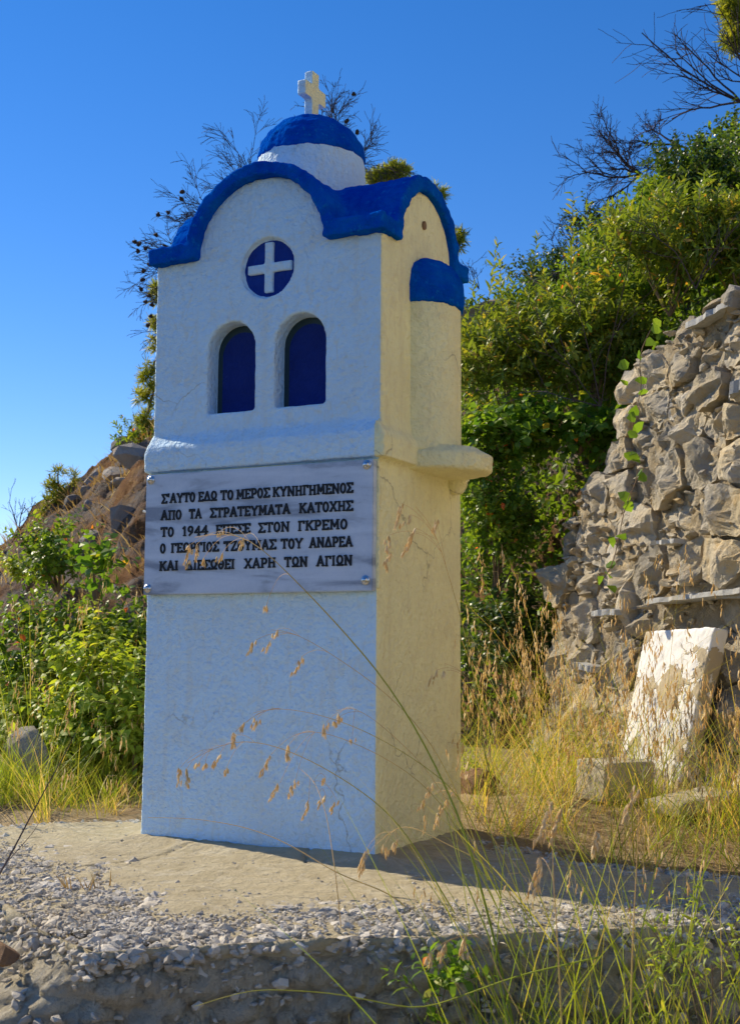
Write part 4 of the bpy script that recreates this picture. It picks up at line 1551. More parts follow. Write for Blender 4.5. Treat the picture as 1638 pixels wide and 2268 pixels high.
shrub('olive_shrub', at(1480, 590, 5.25), (0.36, 0.32, 0.22), 'grey green olive-leaved bush over the wall top beside the slate', 'bush', RG, nshoot=240, lps=20, slen=0.17, rng=rng, tufts=[(at(1580, 440, 5.3), 0.3), (at(1500, 420, 5.5), 0.25)], **OL)
shrub('olive_shrub', at(1640, 560, 5.1), (0.25, 0.30, 0.20), 'olive-leaved bush above the highest wall stones at right edge', 'bush', RG, nshoot=130, lps=18, slen=0.16, rng=rng, **OL)
shrub('creeper', at(1120, 955, 5.30), (0.22, 0.14, 0.10), 'round-leaved creeper spilling over the bank beside the shrine shelf', 'creeper', None, nshoot=120, lps=8, slen=0.14, rng=rng, **RO)
shrub('creeper', at(1280, 955, 5.20), (0.20, 0.14, 0.10), 'round-leaved creeper in front of the broken wall end', 'creeper', None, nshoot=80, lps=8, slen=0.14, rng=rng, **RO)
shrub('lentisk_shrub', at(1095, 1190, 5.3), (0.24, 0.20, 0.26), 'dark bush in shade just right of the shrine plaque', 'bush', RG, nshoot=190, lps=16, slen=0.12, rng=rng, **LE)
shrub('lentisk_shrub', at(1110, 1400, 5.25), (0.24, 0.20, 0.27), 'dark low bush behind the dry grass right of the shrine', 'bush', RG, nshoot=200, lps=15, slen=0.12, rng=rng, matr=M_DARK, ll=0.04, lw=0.021, up=0.6, droop=0.12, shape=(0.35, 0.75), w2=0.9)
shrub('lentisk_shrub', at(1070, 1030, 5.4), (0.22, 0.20, 0.24), 'leafy bush behind the semicircular shelf of the shrine', 'bush', RG, nshoot=150, lps=16, slen=0.12, rng=rng, **LE)
# --- right side, slope above
shrub('myrtle_shrub', at(1340, 650, 6.0), (0.40, 0.4, 0.18), 'bushy green shrub in the middle of the right slope', 'bush', RG, nshoot=260, lps=18, slen=0.16, rng=rng, **MY)
shrub('myrtle_shrub', at(1210, 725, 6.4), (0.32, 0.4, 0.10), 'low green shrub on the skyline right of the shrine roof', 'bush', RG, nshoot=170, lps=18, slen=0.14, rng=rng, **MY)
shrub('myrtle_shrub', at(1080, 730, 6.6), (0.20, 0.4, 0.07), 'small dark shrub touching the shrine roof on the skyline', 'bush', RG, nshoot=90, lps=16, slen=0.10, rng=rng, **DK)
shrub('maquis_shrub', at(1395, 550, 6.8), (0.32, 0.4, 0.17), 'dense shrub below the bare branches on the skyline', 'bush', RG, nshoot=220, lps=18, slen=0.14, rng=rng, **LE)
shrub('maquis_shrub', at(1490, 490, 6.6), (0.32, 0.4, 0.26), 'rounded green shrub under the dead branches of the right slope', 'bush', RG, nshoot=260, lps=18, slen=0.14, rng=rng, **LE)
shrub('maquis_shrub', at(1595, 430, 6.3), (0.30, 0.36, 0.32), 'tall dark bush highest on the right slope', 'bush', RG, nshoot=330, lps=18, slen=0.14, rng=rng, **DK)
shrub('maquis_shrub', at(1700, 400, 6.0), (0.30, 0.36, 0.34), 'dark bush cut off by the right edge near the top', 'bush', RG, nshoot=220, lps=16, slen=0.14, rng=rng, **DK)
shrub('maquis_shrub', at(1560, 540, 5.8), (0.34, 0.36, 0.24), 'shaded bush between the olive bush and the tall dark bush', 'bush', RG, nshoot=200, lps=18, slen=0.14, rng=rng, **LE)
shrub('maquis_shrub', at(1245, 610, 7.4), (0.28, 0.4, 0.08), 'low thin shrub on the ridge left of the bare branches', 'bush', RG, nshoot=80, lps=16, slen=0.14, rng=rng, **DK)
shrub('maquis_shrub', at(1335, 530, 7.6), (0.22, 0.4, 0.08), 'low dark ridge shrub under the drooping dead twigs', 'bush', RG, nshoot=80, lps=16, slen=0.14, rng=rng, **DK)
# --- left side
LG = 'bushes on the left below the dry slope'
shrub('lentisk_shrub', at(175, 1490, 4.75), (0.34, 0.30, 0.25), 'glossy dark green bush in the middle left', 'bush', LG, nshoot=330, lps=17, slen=0.14, rng=rng, **LE)
shrub('lentisk_shrub', at(20, 1560, 4.8), (0.30, 0.30, 0.22), 'dark green bush at the left edge of the photo', 'bush', LG, nshoot=210, lps=17, slen=0.14, rng=rng, **LE)
shrub('lentisk_shrub', at(130, 1250, 5.4), (0.13, 0.2, 0.13), 'upright bright green bush standing against the dry slope', 'bush', LG, nshoot=90, lps=16, slen=0.14, rng=rng, **LE)
shrub('lentisk_shrub', at(330, 1460, 4.9), (0.22, 0.28, 0.22), 'green bush half hidden by the left edge of the shrine', 'bush', LG, nshoot=150, lps=16, slen=0.14, rng=rng, **LE)
shrub('creeper', at(215, 1290, 4.7), (0.11, 0.10, 0.11), 'round-leaved climbing creeper on top of the left bush', 'creeper', None, nshoot=18, lps=7, slen=0.16, rng=rng, **RO)
shrub('pale_herb', at(235, 1600, 4.15), (0.20, 0.16, 0.26), 'pale green nettle-like herb left of the shrine base', 'herb', None, nshoot=150, lps=20, slen=0.20, rng=rng, tufts=[(at(205, 1440, 4.1), 0.22), (at(305, 1450, 4.1), 0.2)], **NE)
shrub('pale_herb', at(300, 1640, 4.0), (0.12, 0.14, 0.22), 'yellow green herb touching the left side of the shrine', 'herb', None, nshoot=80, lps=18, slen=0.18, rng=rng, **NE)
shrub('pale_herb', at(40, 1600, 4.5), (0.20, 0.16, 0.18), 'yellow green herb before the dark bush at the left edge', 'herb', None, nshoot=90, lps=18, slen=0.17, rng=rng, **NE)
shrub('pale_herb', at(160, 1700, 4.1), (0.16, 0.14, 0.14), 'low pale herb between the grey rock and the shrine', 'herb', None, nshoot=80, lps=18, slen=0.15, rng=rng, **NE)
shrub('slope_shrub', at(62, 1275, 7.2), (0.16, 0.2, 0.10), 'small yellow green cushion shrub on the brown slope', 'bush', None, nshoot=60, lps=14, slen=0.09, rng=rng, **NE)
shrub('slope_shrub', at(300, 985, 9.2), (0.20, 0.2, 0.14), 'tufty green shrub on the ridge beside the shrine edge', 'bush', None, nshoot=70, lps=14, slen=0.12, rng=rng, **MY)
shrub('pale_herb', at(110, 1650, 4.4), (0.20, 0.16, 0.16), 'pale herb above the grey rock at far left', 'herb', None, nshoot=80, lps=18, slen=0.16, rng=rng, **NE)
shrub('pale_herb', at(1048, 1725, 3.8), (0.05, 0.05, 0.06), 'tiny bright herb growing on the brown rock', 'herb', None, nshoot=22, lps=12, slen=0.05, rng=rng, matr=M_NETTLE, ll=0.016, lw=0.006, up=0.9, lobes=4, stem_r=0.0015)
shrub('pale_herb', at(972, 2200, 1.95), (0.045, 0.04, 0.05), 'small leafy green herb at the foot of the slab front', 'herb', None, nshoot=16, lps=9, slen=0.06, rng=rng, matr=M_ROUND, ll=0.030, lw=0.013, up=0.8, lobes=4, stem_r=0.0012)
shrub('pale_herb', at(1560, 2170, 1.9), (0.09, 0.06, 0.12), 'green stemmed herb with narrow leaves in the lower right corner', 'herb', None, nshoot=26, lps=12, slen=0.12, rng=rng, matr=M_NETTLE, ll=0.024, lw=0.006, up=1.4, lobes=5, stem_r=0.0016)
print('shrubs done')


# ---- bare branches
def branch_pts(p, d, L, rng, n=7, wob=0.18, grav=0.0):
    pts_ = [np.array(p, float)]
    d = unit(d)
    for k in range(n):
        d = unit(d + rng.normal(0, wob, 3) + np.array([0, 0, grav]))
        pts_.append(pts_[-1] + d * L / n)
    return np.array(pts_)


def twigs(mb, p, d, L, r, rng, depth, nchild=5, wob=0.16, grav=0.0, spread=0.75, tips=None):
    pts_ = branch_pts(p, d, L, rng, 7, wob, grav)
    mb.tube(pts_, np.linspace(r, max(r * 0.45, 0.0013), len(pts_)), 4 if r > 0.004 else 3)
    if tips is not None:
        tips.append(pts_[-1])
    if depth <= 0:
        return
    for k in range(nchild):
        f = rng.uniform(0.22, 0.98)
        i_ = min(int(f * (len(pts_) - 1)), len(pts_) - 2)
        pos = pts_[i_] + (pts_[i_ + 1] - pts_[i_]) * (f * (len(pts_) - 1) - i_)
        dd = unit(pts_[i_ + 1] - pts_[i_])
        nd = unit(dd + unit(rng.normal(size=3)) * spread)
        twigs(mb, pos, nd, L * rng.uniform(0.38, 0.62), max(r * 0.5, 0.0012), rng, depth - 1, max(3, nchild - 1), wob, grav, spread, tips)


def bare_shrub(label, base, limbs, rng, depth=3, nchild=5, r=0.012, name='bare_shrub', grav=0.0):
    base = np.asarray(base)
    root = thing(name, base, label, 'dead shrub', 'dead branches along the right skyline')
    for tgt in limbs:
        m_ = MB()
        tgt = np.asarray(tgt)
        L = np.linalg.norm(tgt - base)
        twigs(m_, base, (tgt - base), L * 0.95, r * 0.6, rng, depth, nchild, 0.12, grav, 0.7)
        m_.build('branch', M_DEADWOOD, root)
    return root


rng = np.random.default_rng(55)
bare_shrub('dead shrub arching low over the right skyline', at(1420, 385, 7.2), [at(1268, 330, 7.2), at(1285, 395, 7.1), at(1345, 320, 7.3), at(1330, 430, 7.2), at(1300, 360, 7.0)], rng, 3, 6, 0.013)
bare_shrub('tangle of fine dead twigs above the green shrubs', at(1500, 320, 7.0), [at(1390, 345, 7.0), at(1420, 280, 7.1), at(1440, 330, 6.9), at(1410, 370, 7.0)], rng, 3, 6, 0.011)
bare_shrub('long dead branches reaching left over the sky', at(1640, 225, 6.6), [at(1370, 120, 6.7), at(1460, 150, 6.6), at(1490, 180, 6.7), at(1520, 70, 6.6), at(1470, 240, 6.6)], rng, 2, 5, 0.011)
bare_shrub('dead twigs rising beside the pine at the top right', at(1670, 190, 6.4), [at(1540, 10, 6.4), at(1600, 60, 6.4), at(1560, 100, 6.4), at(1580, 160, 6.5)], rng, 2, 5, 0.009)
bare_shrub('bluish thicket of dead twigs low on the right skyline', at(1300, 600, 7.4), [at(1240, 500, 7.4), at(1290, 480, 7.4), at(1215, 560, 7.4), at(1330, 520, 7.4), at(1195, 600, 7.3)], rng, 3, 6, 0.010)
bare_shrub('thin dead twigs arching beside the blue roof', at(1060, 640, 7.0), [at(1030, 600, 7.0), at(1062, 600, 7.0), at(1045, 575, 7.0)], rng, 2, 4, 0.005)
bare_shrub('leafless grey stems leaning up through the bushes', at(1540, 640, 4.9), [at(1640, 420, 4.9), at(1600, 520, 4.85), at(1470, 480, 4.9)], rng, 1, 4, 0.006)
bare_shrub('pale dry stems standing before the olive bush', at(1330, 900, 5.0), [at(1240, 560, 5.0), at(1180, 700, 5.1), at(1390, 520, 5.0), at(1030, 780, 5.2)], rng, 1, 4, 0.0045)
bare_shrub('dead black twigs on the ridge at the left edge', at(40, 1180, 9.6), [at(-5, 1240, 9.6), at(60, 1110, 9.6), at(90, 1120, 9.5), at(25, 1105, 9.6)], rng, 2, 4, 0.010)

# ---- pines behind
def needle_clump(mb, c, rad, n_, rng, ln=0.10):
    c = np.asarray(c)
    k = max(6, n_ // 26)
    cc = unit(rng.normal(size=(k, 3))) * rng.uniform(0.1, 0.9, (k, 1)) * rad + c
    i_ = rng.integers(0, k, n_)
    ax = unit(rng.normal(size=(k, 3)) + np.array([0, 0, 0.7]))
    d_ = unit(ax[i_] * 0.9 + rng.normal(size=(n_, 3)) * 0.75)
    p_ = cc[i_] + d_ * 0.006
    tn = np.clip(rng.uniform(0, 0.75, k)[i_] + rng.normal(0, 0.15, n_), 0, 1)
    leaves(mb, p_, d_, unit(rng.normal(size=(n_, 3))), ln * rng.uniform(0.6, 1.2, n_), 0.0055, tn, 0.05, (0.2, 0.8), 0.9)


def pine(label, base, top, clumps, limbs, rng, r=0.06, cones=(), ln=0.10, dens=900, bare=(), name='pine_tree'):
    base, top = np.asarray(base), np.asarray(top)
    root = thing(name, base, label, 'pine')
    m_ = MB()
    q = np.linspace(0, 1, 9)[:, None]
    trunk = base + (top - base) * q + np.array([[0.06, 0.03, 0]]) * np.sin(q * 5)
    m_.tube(trunk, np.linspace(r, r * 0.35, 9), 8)
    for c, rr in clumps:
        k = rng.uniform(0.35, 0.95)
        s_ = base + (top - base) * k
        mid = (s_ + c) / 2 + np.array([0, 0, -0.1])
        q = np.linspace(0, 1, 7)[:, None]
        m_.tube(s_ * (1 - q) ** 2 + 2 * mid * q * (1 - q) + np.asarray(c) * q * q, np.linspace(r * 0.3, 0.006, 7), 5)
    m_.build('trunk', M_BARK, root, smooth=True)
    if clumps:
        m_ = MB()
        for c, rr in clumps:
            rr = np.asarray(rr, float)
            needle_clump(m_, c, rr, int(dens * (rr.prod() ** (1 / 3) / 0.2) ** 1.6), rng, ln)
        m_.build('crown', M_PINE, root)
    tips = []
    for (s_, tg) in bare:
        m_ = MB()
        s_, tg = np.asarray(s_), np.asarray(tg)
        tl_ = []
        twigs(m_, s_, tg - s_, np.linalg.norm(tg - s_) * 0.74, 0.0055, rng, 3, 7, 0.11, -0.03, 0.62, tl_)
        tips += tl_
        m_.build('branch', M_DEADWOOD, root)
    if len(cones):
        me = None
        for c in cones:
            if me is None:
                cm = MB()
                V = ICO_V.copy()
                V = V * (1 + 0.16 * np.sign(np.sin(V[:, 2] * 14 + 3 * np.arctan2(V[:, 1], V[:, 0]))))[:, None]
                cm.add(V * np.array([0.013, 0.013, 0.016]), ICO_F)
                o_ = cm.build('pine_cone', M_CONE, None)
                me = o_.data
                o_.parent = root
            else:
                o_ = bpy.data.objects.new('pine_cone', me)
                COL.objects.link(o_)
                o_.parent = root
            o_.location = Vector((np.asarray(c) - base).tolist())
            o_.rotation_euler = (rng.uniform(0, 3), rng.uniform(0, 3), 0)
    return root


rng = np.random.default_rng(77)
T = 7.6
ctr = at(640, 620, T)
targets = [(300, 560), (345, 500), (400, 390), (425, 360), (490, 300), (520, 340), (605, 255), (800, 215), (830, 265), (770, 230), (310, 620), (320, 680), (360, 470)]
bare = [(at(640 + (x - 640) * 0.30, 640 + (y - 640) * 0.35, T), at(x, y, T + random.uniform(-0.3, 0.3))) for x, y in targets]
cone_px = [(783, 208), (768, 268), (790, 292), (404, 425), (402, 440), (350, 475), (372, 470), (298, 535), (308, 540), (305, 556), (322, 550), (340, 578), (352, 560), (318, 600), (330, 585), (316, 620), (312, 640), (330, 655), (322, 668), (336, 675), (334, 700), (328, 720), (345, 520), (365, 545)]
pine('dead pine with bare twigs and cones standing behind the shrine', hill_point(np.array([640.0]), np.array([3.3]))[0] - np.array([0, 0, 0.1]), at(650, 420, T), [], [], rng, 0.09,
     [at(x, y, T + rng.uniform(-0.2, 0.2)) for x, y in cone_px], bare=bare)
T = 8.6
pine('green pine behind the shrine with tufts showing past the roof', hill_point(np.array([760.0]), np.array([4.3]))[0] - np.array([0, 0, 0.1]), at(800, 430, T),
     [(at(862, 386, T), (0.15, 0.15, 0.085)), (at(830, 395, T), (0.08, 0.1, 0.06)), (at(885, 378, T), (0.07, 0.1, 0.05)), (at(966, 425, T), (0.06, 0.1, 0.09)), (at(1010, 535, T), (0.095, 0.1, 0.09)), (at(920, 470, T), (0.1, 0.1, 0.1)), (at(760, 450, T), (0.2, 0.2, 0.1))], [], rng, 0.07, (), 0.062, 2400)
T = 9.4
pine('narrow dark pine showing along the left edge of the shrine', hill_point(np.array([395.0]), np.array([4.6]))[0] - np.array([0, 0, 0.1]), at(385, 640, T),
     [(at(345, 720, T), (0.10, 0.1, 0.10)), (at(338, 765, T), (0.06, 0.08, 0.05)), (at(330, 830, T), (0.12, 0.12, 0.13)), (at(322, 880, T), (0.12, 0.12, 0.12)), (at(350, 650, T), (0.12, 0.1, 0.12)), (at(400, 780, T), (0.2, 0.2, 0.3)), (at(320, 940, T), (0.14, 0.14, 0.12))], [], rng, 0.06, (), 0.075, 1200)
T = 6.9
pine('sunlit pine crown cut off by the top right corner', hill_point(np.array([1760.0]), np.array([3.2]))[0] - np.array([0, 0, 0.1]), at(1740, 20, T),
     [(at(1640, 40, T), (0.13, 0.14, 0.16)), (at(1690, 60, T), (0.18, 0.18, 0.2)), (at(1625, 90, T), (0.07, 0.1, 0.08)), (at(1700, -60, T), (0.2, 0.2, 0.2)), (at(1620, 10, T), (0.07, 0.1, 0.07))], [], rng, 0.07, (), 0.075, 3200)
T = 9.6
pine('small young pine on the ridge of the left slope', hill_point(np.array([135.0]), np.array([4.7]))[0] - np.array([0, 0, 0.05]), at(128, 1050, T),
     [(at(128, 1085, T), (0.10, 0.1, 0.12)), (at(128, 1048, T), (0.06, 0.06, 0.05)), (at(106, 1076, T), (0.05, 0.05, 0.04)), (at(165, 1055, T), (0.035, 0.05, 0.04)), (at(160, 1068, T), (0.05, 0.05, 0.035)), (at(112, 1110, T), (0.09, 0.1, 0.07)), (at(92, 1130, T), (0.06, 0.06, 0.05))], [], rng, 0.02, (), 0.07, 800, name='young_pine')
print('trees done')


# ---- grass
def blades(mb, pos, dirs, L, W_, rng, tone, bend=0.5, seg=5, tw=None):
    """curved ribbons"""
    n_ = len(pos)
    L = np.broadcast_to(L, (n_,))
    W_ = np.broadcast_to(W_, (n_,))
    bend = np.broadcast_to(bend, (n_,))
    h = unit(np.asarray(dirs) * np.array([1, 1, 0]) + 1e-5)
    s_ = np.stack([-h[:, 1], h[:, 0], h[:, 0] * 0], 1)
    a_ = rng.uniform(0, math.pi, n_)
    side = s_ * np.cos(a_)[:, None] + h * np.sin(a_)[:, None]
    d = unit(dirs)
    P_ = [np.asarray(pos, float)]
    for k in range(seg):
        d = unit(d + h * (bend / seg)[:, None] + np.array([0, 0, -1.0]) * (bend * 1.2 / seg * (k / seg))[:, None])
        P_.append(P_[-1] + d * (L / seg)[:, None])
    P_ = np.stack(P_, 1)
    wv = np.array([1.0 - (k / seg) ** 1.6 * 0.92 for k in range(seg + 1)])
    off = side[:, None] * (W_[:, None] * wv[None] * 0.5)[:, :, None]
    V = np.stack([P_ - off, P_ + off], 2)
    b_ = (np.arange(n_) * (seg + 1) * 2)[:, None, None] + (np.arange(seg) * 2)[None, :, None]
    f = (b_ + np.array([[[0, 1, 3, 2]]])).reshape(-1, 4)
    mb.add(V.reshape(-1, 3), f, np.repeat(np.broadcast_to(tone, (n_,)), seg))
    return P_


def spikelets(mb, pos, dirs, L, rng, tone):
    """husks: slim spindles, two per spikelet"""
    n_ = len(pos)
    d = unit(dirs)
    a_ = unit(np.cross(d, rng.normal(size=(n_, 3))))
    b_ = np.cross(d, a_)
    L = np.broadcast_to(L, (n_,))[:, None]
    rings = [(0.0, 0.03), (0.25, 0.105), (0.6, 0.08), (1.0, 0.0)]
    vs = []
    for z_, r_ in rings:
        for k in range(4):
            t = k * math.pi / 2
            vs.append(pos + d * L * z_ + (a_ * math.cos(t) + b_ * math.sin(t)) * L * r_)
    V = np.stack(vs, 1)
    f = []
    for i_ in range(3):
        for k in range(4):
            k2 = (k + 1) % 4
            f.append((i_ * 4 + k, i_ * 4 + k2, i_ * 4 + 4 + k2, i_ * 4 + 4 + k))
    f = np.array(f)
    F = (f[None] + (np.arange(n_) * 16)[:, None, None]).reshape(-1, 4)
    mb.add(V.reshape(-1, 3), F, np.repeat(np.broadcast_to(tone, (n_,)), 12))


def panicle(mb_stem, mb_sp, P_, rng, n_br=5, L=0.02, hang=0.03):
    """drooping oat head along the last part of stem polyline P_"""
    k = len(P_)
    for j in range(n_br):
        f = rng.uniform(0.70, 1.0) * (k - 1)
        i_ = min(int(f), k - 2)
        p = P_[i_] + (P_[i_ + 1] - P_[i_]) * (f - i_)
        o = np.array([rng.normal(0, 0.010), rng.normal(0, 0.010), 0])
        q = p + o + np.array([0, 0, -hang * rng.uniform(0.2, 1.0)])
        mb_stem.tube([p, (p + q) / 2 + np.array([0, 0, hang * 0.3]) + o * 0.4, q], 0.0004, 3, rng.uniform(0.7, 1))
        ns = rng.integers(2, 5)
        pp_ = q + np.stack([rng.normal(0, 0.002, ns), rng.normal(0, 0.002, ns), -np.arange(ns) * L * 0.55], 1)
        spikelets(mb_sp, pp_, np.stack([rng.normal(0, 0.2, ns), rng.normal(0, 0.2, ns), -np.ones(ns)], 1), L * rng.uniform(0.8, 1.2, ns), rng, rng.uniform(0, 1, ns))


def up_dirs(n_, rng, lean=0.35, bias=(0, 0)):
    return unit(np.stack([rng.normal(bias[0], lean, n_), rng.normal(bias[1], lean, n_), np.ones(n_)], 1))


# dry and green grass behind the slab on the right (uncountable: stuff)
rng = np.random.default_rng(201)
gr = MB()
st_ = MB()
sp = MB()


def on_ground(xy):
    xy = np.asarray(xy)
    p = np.concatenate([xy, np.zeros((len(xy), 1))], 1)
    p[:, 2] = ground_h(p)
    return p


def tuft_field(n_t, xr, yr, hmin, hmax, per, green, rng, wdt=0.0026, lean=0.32, reject=None, pan=0.25):
    k = 0
    while k < n_t:
        xy = np.array([rng.uniform(*xr), rng.uniform(*yr)])
        if inside(np.array([xy]), SLAB)[0] or (reject is not None and reject(xy)):
            continue
        k += 1
        n_ = int(per * rng.uniform(0.5, 1.4))
        p = on_ground(xy + rng.normal(0, 0.025, (n_, 2)))
        bias = rng.normal(0, 0.12, 2)
        L = rng.uniform(hmin, hmax) * rng.uniform(0.45, 1.1, n_)
        isg = rng.uniform() < green
        tn = np.clip(rng.normal(0.38 if isg else 0.80, 0.2, n_), 0, 1)
        blades(gr, p, up_dirs(n_, rng, lean, bias), L, wdt * rng.uniform(0.5, 1.2, n_), rng, tn, rng.uniform(0.1, 1.0, n_))
        for j in range(rng.poisson(pan * 4)):
            b0 = on_ground(xy[None] + rng.normal(0, 0.02, (1, 2)))
            P_ = blades(gr, b0, up_dirs(1, rng, lean * 0.8, bias), np.array([hmax * rng.uniform(0.9, 1.35)]), 0.0014, rng, rng.uniform(0.5, 1.0), rng.uniform(0.5, 1.1), 9)[0]
            panicle(st_, sp, P_, rng, rng.integers(3, 8), 0.017, 0.03)


def rej_wall(xy):
    return ((xy - WO[:2]) @ WNRM[:2]) < 0.03


def rej_cam(xy):
    return np.linalg.norm(xy - CAM_POS[:2]) < 1.3


tuft_field(58, (0.50, 1.9), (0.25, 1.55), 0.20, 0.50, 9, 0.55, rng, 0.0030, 0.34, rej_wall, 0.45)
tuft_field(26, (0.45, 0.95), (0.70, 1.7), 0.36, 0.68, 8, 0.55, rng, 0.0026, 0.30, rej_wall, 0.6)
tuft_field(40, (0.9, 2.6), (0.2, 1.1), 0.12, 0.32, 11, 0.45, rng, 0.0028, 0.36, rej_wall, 0.2)
tuft_field(30, (0.66, 1.5), (0.30, 0.95), 0.14, 0.40, 10, 0.45, rng, 0.0026, 0.36, rej_wall, 0.25)
tuft_field(40, (-0.2, 0.72), (0.85, 2.3), 0.15, 0.45, 11, 0.35, rng, 0.0030, 0.36, rej_wall, 0.3)
g1 = gr.build('dry_grass', M_GRASSG)
tag(g1, 'tangle of dry and green grass between the slab and the stone wall', 'grass', kind='stuff')
o = st_.build('seed_stalks', M_STRAW, g1)
o['kind'] = 'stuff'
o = sp.build('seed_heads', M_OAT, g1)
o['kind'] = 'stuff'

# grass left
gr, st_, sp = MB(), MB(), MB()
tuft_field(70, (-1.5, -0.30), (0.15, 1.3), 0.14, 0.38, 18, 0.85, rng, 0.0032, 0.28, None, 0.12)
tuft_field(18, (-0.62, -0.30), (0.30, 0.75), 0.08, 0.22, 16, 0.5, rng, 0.0026, 0.4, None, 0.1)
for (px, py, t, hh, n_) in ((40, 1800, 3.72, 0.26, 60), (85, 1805, 3.70, 0.20, 40), (150, 1805, 3.72, 0.16, 30), (240, 1800, 3.72, 0.16, 24), (-10, 1800, 3.7, 0.24, 40)):
    p0 = at(px, py, t)
    p = on_ground(p0[:2] + rng.normal(0, 0.02, (n_, 2)))
    blades(gr, p, up_dirs(n_, rng, 0.30), hh * rng.uniform(0.5, 1.15, n_), 0.0040 * rng.uniform(0.6, 1.2, n_), rng, np.clip(rng.normal(0.32, 0.2, n_), 0, 1), rng.uniform(0.1, 0.9, n_), 6)
# tall thin stems rising through the left bushes
for k in range(46):
    px, t = rng.uniform(-20, 330), rng.uniform(3.8, 4.6)
    p0 = at(px, 1780, t)
    b0 = on_ground(p0[None, :2])
    P_ = blades(gr, b0, up_dirs(1, rng, 0.16), np.array([rng.uniform(0.35, 0.85)]), 0.0026, rng, rng.uniform(0.2, 0.9), rng.uniform(0.1, 0.5), 9)[0]
    if rng.uniform() < 0.5:
        panicle(st_, sp, P_, rng, rng.integers(3, 6), 0.016, 0.02)
g1 = gr.build('green_grass', M_GRASSG)
tag(g1, 'long green grass with dry stems left of the shrine', 'grass', kind='stuff')
o = st_.build('seed_stalks', M_STRAW, g1)
o['kind'] = 'stuff'
o = sp.build('seed_heads', M_OAT, g1)
o['kind'] = 'stuff'

# straw litter on the ground
lit = MB()
n_ = 12200
xy = np.concatenate([rng.uniform([0.45, 0.10], [2.0, 1.7], (10000, 2)), rng.uniform([-1.4, 0.0], [-0.2, 1.0], (2200, 2))])
xy = xy[~inside(xy, SLAB) | (rng.uniform(0, 1, n_) < 0.10 * (xy[:, 1] > 0.0))]
p = on_ground(xy)
p[:, 2] = np.where(inside(xy, SLAB), 0.008, p[:, 2]) + rng.uniform(0.004, 0.028, len(p))
d = unit(np.stack([rng.normal(0, 1, len(p)), rng.normal(0, 1, len(p)), rng.normal(0.02, 0.12, len(p))], 1))
blades(lit, p, d, rng.uniform(0.03, 0.12, len(p)), 0.0028, rng, rng.uniform(0, 1, len(p)), 0.03, 3)
tag(lit.build('straw_litter', M_STRAW), 'fallen dry straw littering the soil around the slab', 'straw', kind='stuff')

# dry grass on the left slope
hg = MB()
n_ = 5200
px = rng.uniform(-300, 420, n_)
rr = rng.uniform(1.6, 5.15, n_)
p = hill_point(px, rr)
p = p[fbm(p, 2.6, 3, 71) > -0.12]
n_ = len(p)
d = up_dirs(n_, rng, 0.45, (0.25, -0.25))
blades(hg, p - np.array([0, 0, 0.04]), d, rng.uniform(0.07, 0.24, n_), 0.0095, rng, np.clip(rng.normal(0.4, 0.28, n_), 0, 1), rng.uniform(0.4, 1.4, n_), 4)
tag(hg.build('slope_grass', M_STRAW), 'golden dry grass covering the rocky slope at left', 'grass', kind='stuff')
# undergrowth over the right slope between the bushes
ug = MB()
n_ = 36000
px = rng.uniform(950, 2100, n_)
rr = rng.uniform(0.25, 5.3, n_)
p = hill_point(px, rr)
p[:, 2] += rng.uniform(-0.02, 0.16, n_)
p = p + rng.normal(0, 0.03, (n_, 3))
leaves(ug, p, rng.normal(size=(n_, 3)) + np.array([0, 0, 0.6]), unit(rng.normal(0, 0.5, (n_, 3)) + np.array([0, 0, 1])), rng.uniform(0.03, 0.06, n_), 0.020, np.clip(rng.normal(0.4, 0.22, n_), 0, 0.92), 0.1)
tag(ug.build('undergrowth', M_LENT), 'low green undergrowth covering the right slope between bushes', 'undergrowth', kind='stuff')

# foreground grass rooted below the slab's front edge
gr, st_, sp = MB(), MB(), MB()
for (px, t, hh, n_, gsh, sprd) in ((1110, 1.93, 0.30, 14, 0.30, 0.03), (1150, 1.85, 0.34, 16, 0.30, 0.03), (1230, 1.95, 0.34, 14, 0.4, 0.03), (1330, 2.0, 0.36, 14, 0.4, 0.04), (1420, 2.02, 0.36, 14, 0.45, 0.04),
                                   (1500, 2.0, 0.36, 18, 0.45, 0.04), (1590, 1.95, 0.36, 20, 0.5, 0.05), (1680, 1.9, 0.34, 18, 0.5, 0.05), (1380, 1.85, 0.22, 18, 0.5, 0.05), (1560, 1.8, 0.2, 26, 0.5, 0.06), (1250, 1.8, 0.18, 14, 0.5, 0.05), (1000, 1.9, 0.14, 8, 0.6, 0.05), (900, 1.85, 0.10, 6, 0.6, 0.04)):
    p0 = at(px, 2268, t)
    p = on_ground(p0[:2] + rng.normal(0, sprd, (n_, 2)))
    n_ = int(n_ * 1.4)
    p = on_ground(p0[:2] + rng.normal(0, sprd * 1.2, (n_, 2)))
    blades(gr, p, up_dirs(n_, rng, 0.26, (-0.10, -0.02)), 1.6 * hh * rng.uniform(0.45, 1.25, n_), 0.0036 * rng.uniform(0.45, 1.2, n_), rng, np.clip(rng.normal(gsh, 0.22, n_), 0, 1), rng.uniform(0.05, 0.55, n_), 7)
    for j in range(3 if px > 1050 else 0):
        b0 = on_ground(p0[None, :2] + rng.normal(0, 0.03, (1, 2)))
        P_ = blades(gr, b0, up_dirs(1, rng, 0.2, (-0.12, 0)), np.array([1.4 * hh * rng.uniform(1.0, 1.6)]), 0.0018, rng, rng.uniform(0.4, 1.0), rng.uniform(0.2, 0.8), 10)[0]
        if rng.uniform() < 0.55:
            panicle(st_, sp, P_, rng, rng.integers(2, 5), 0.014, 0.025)
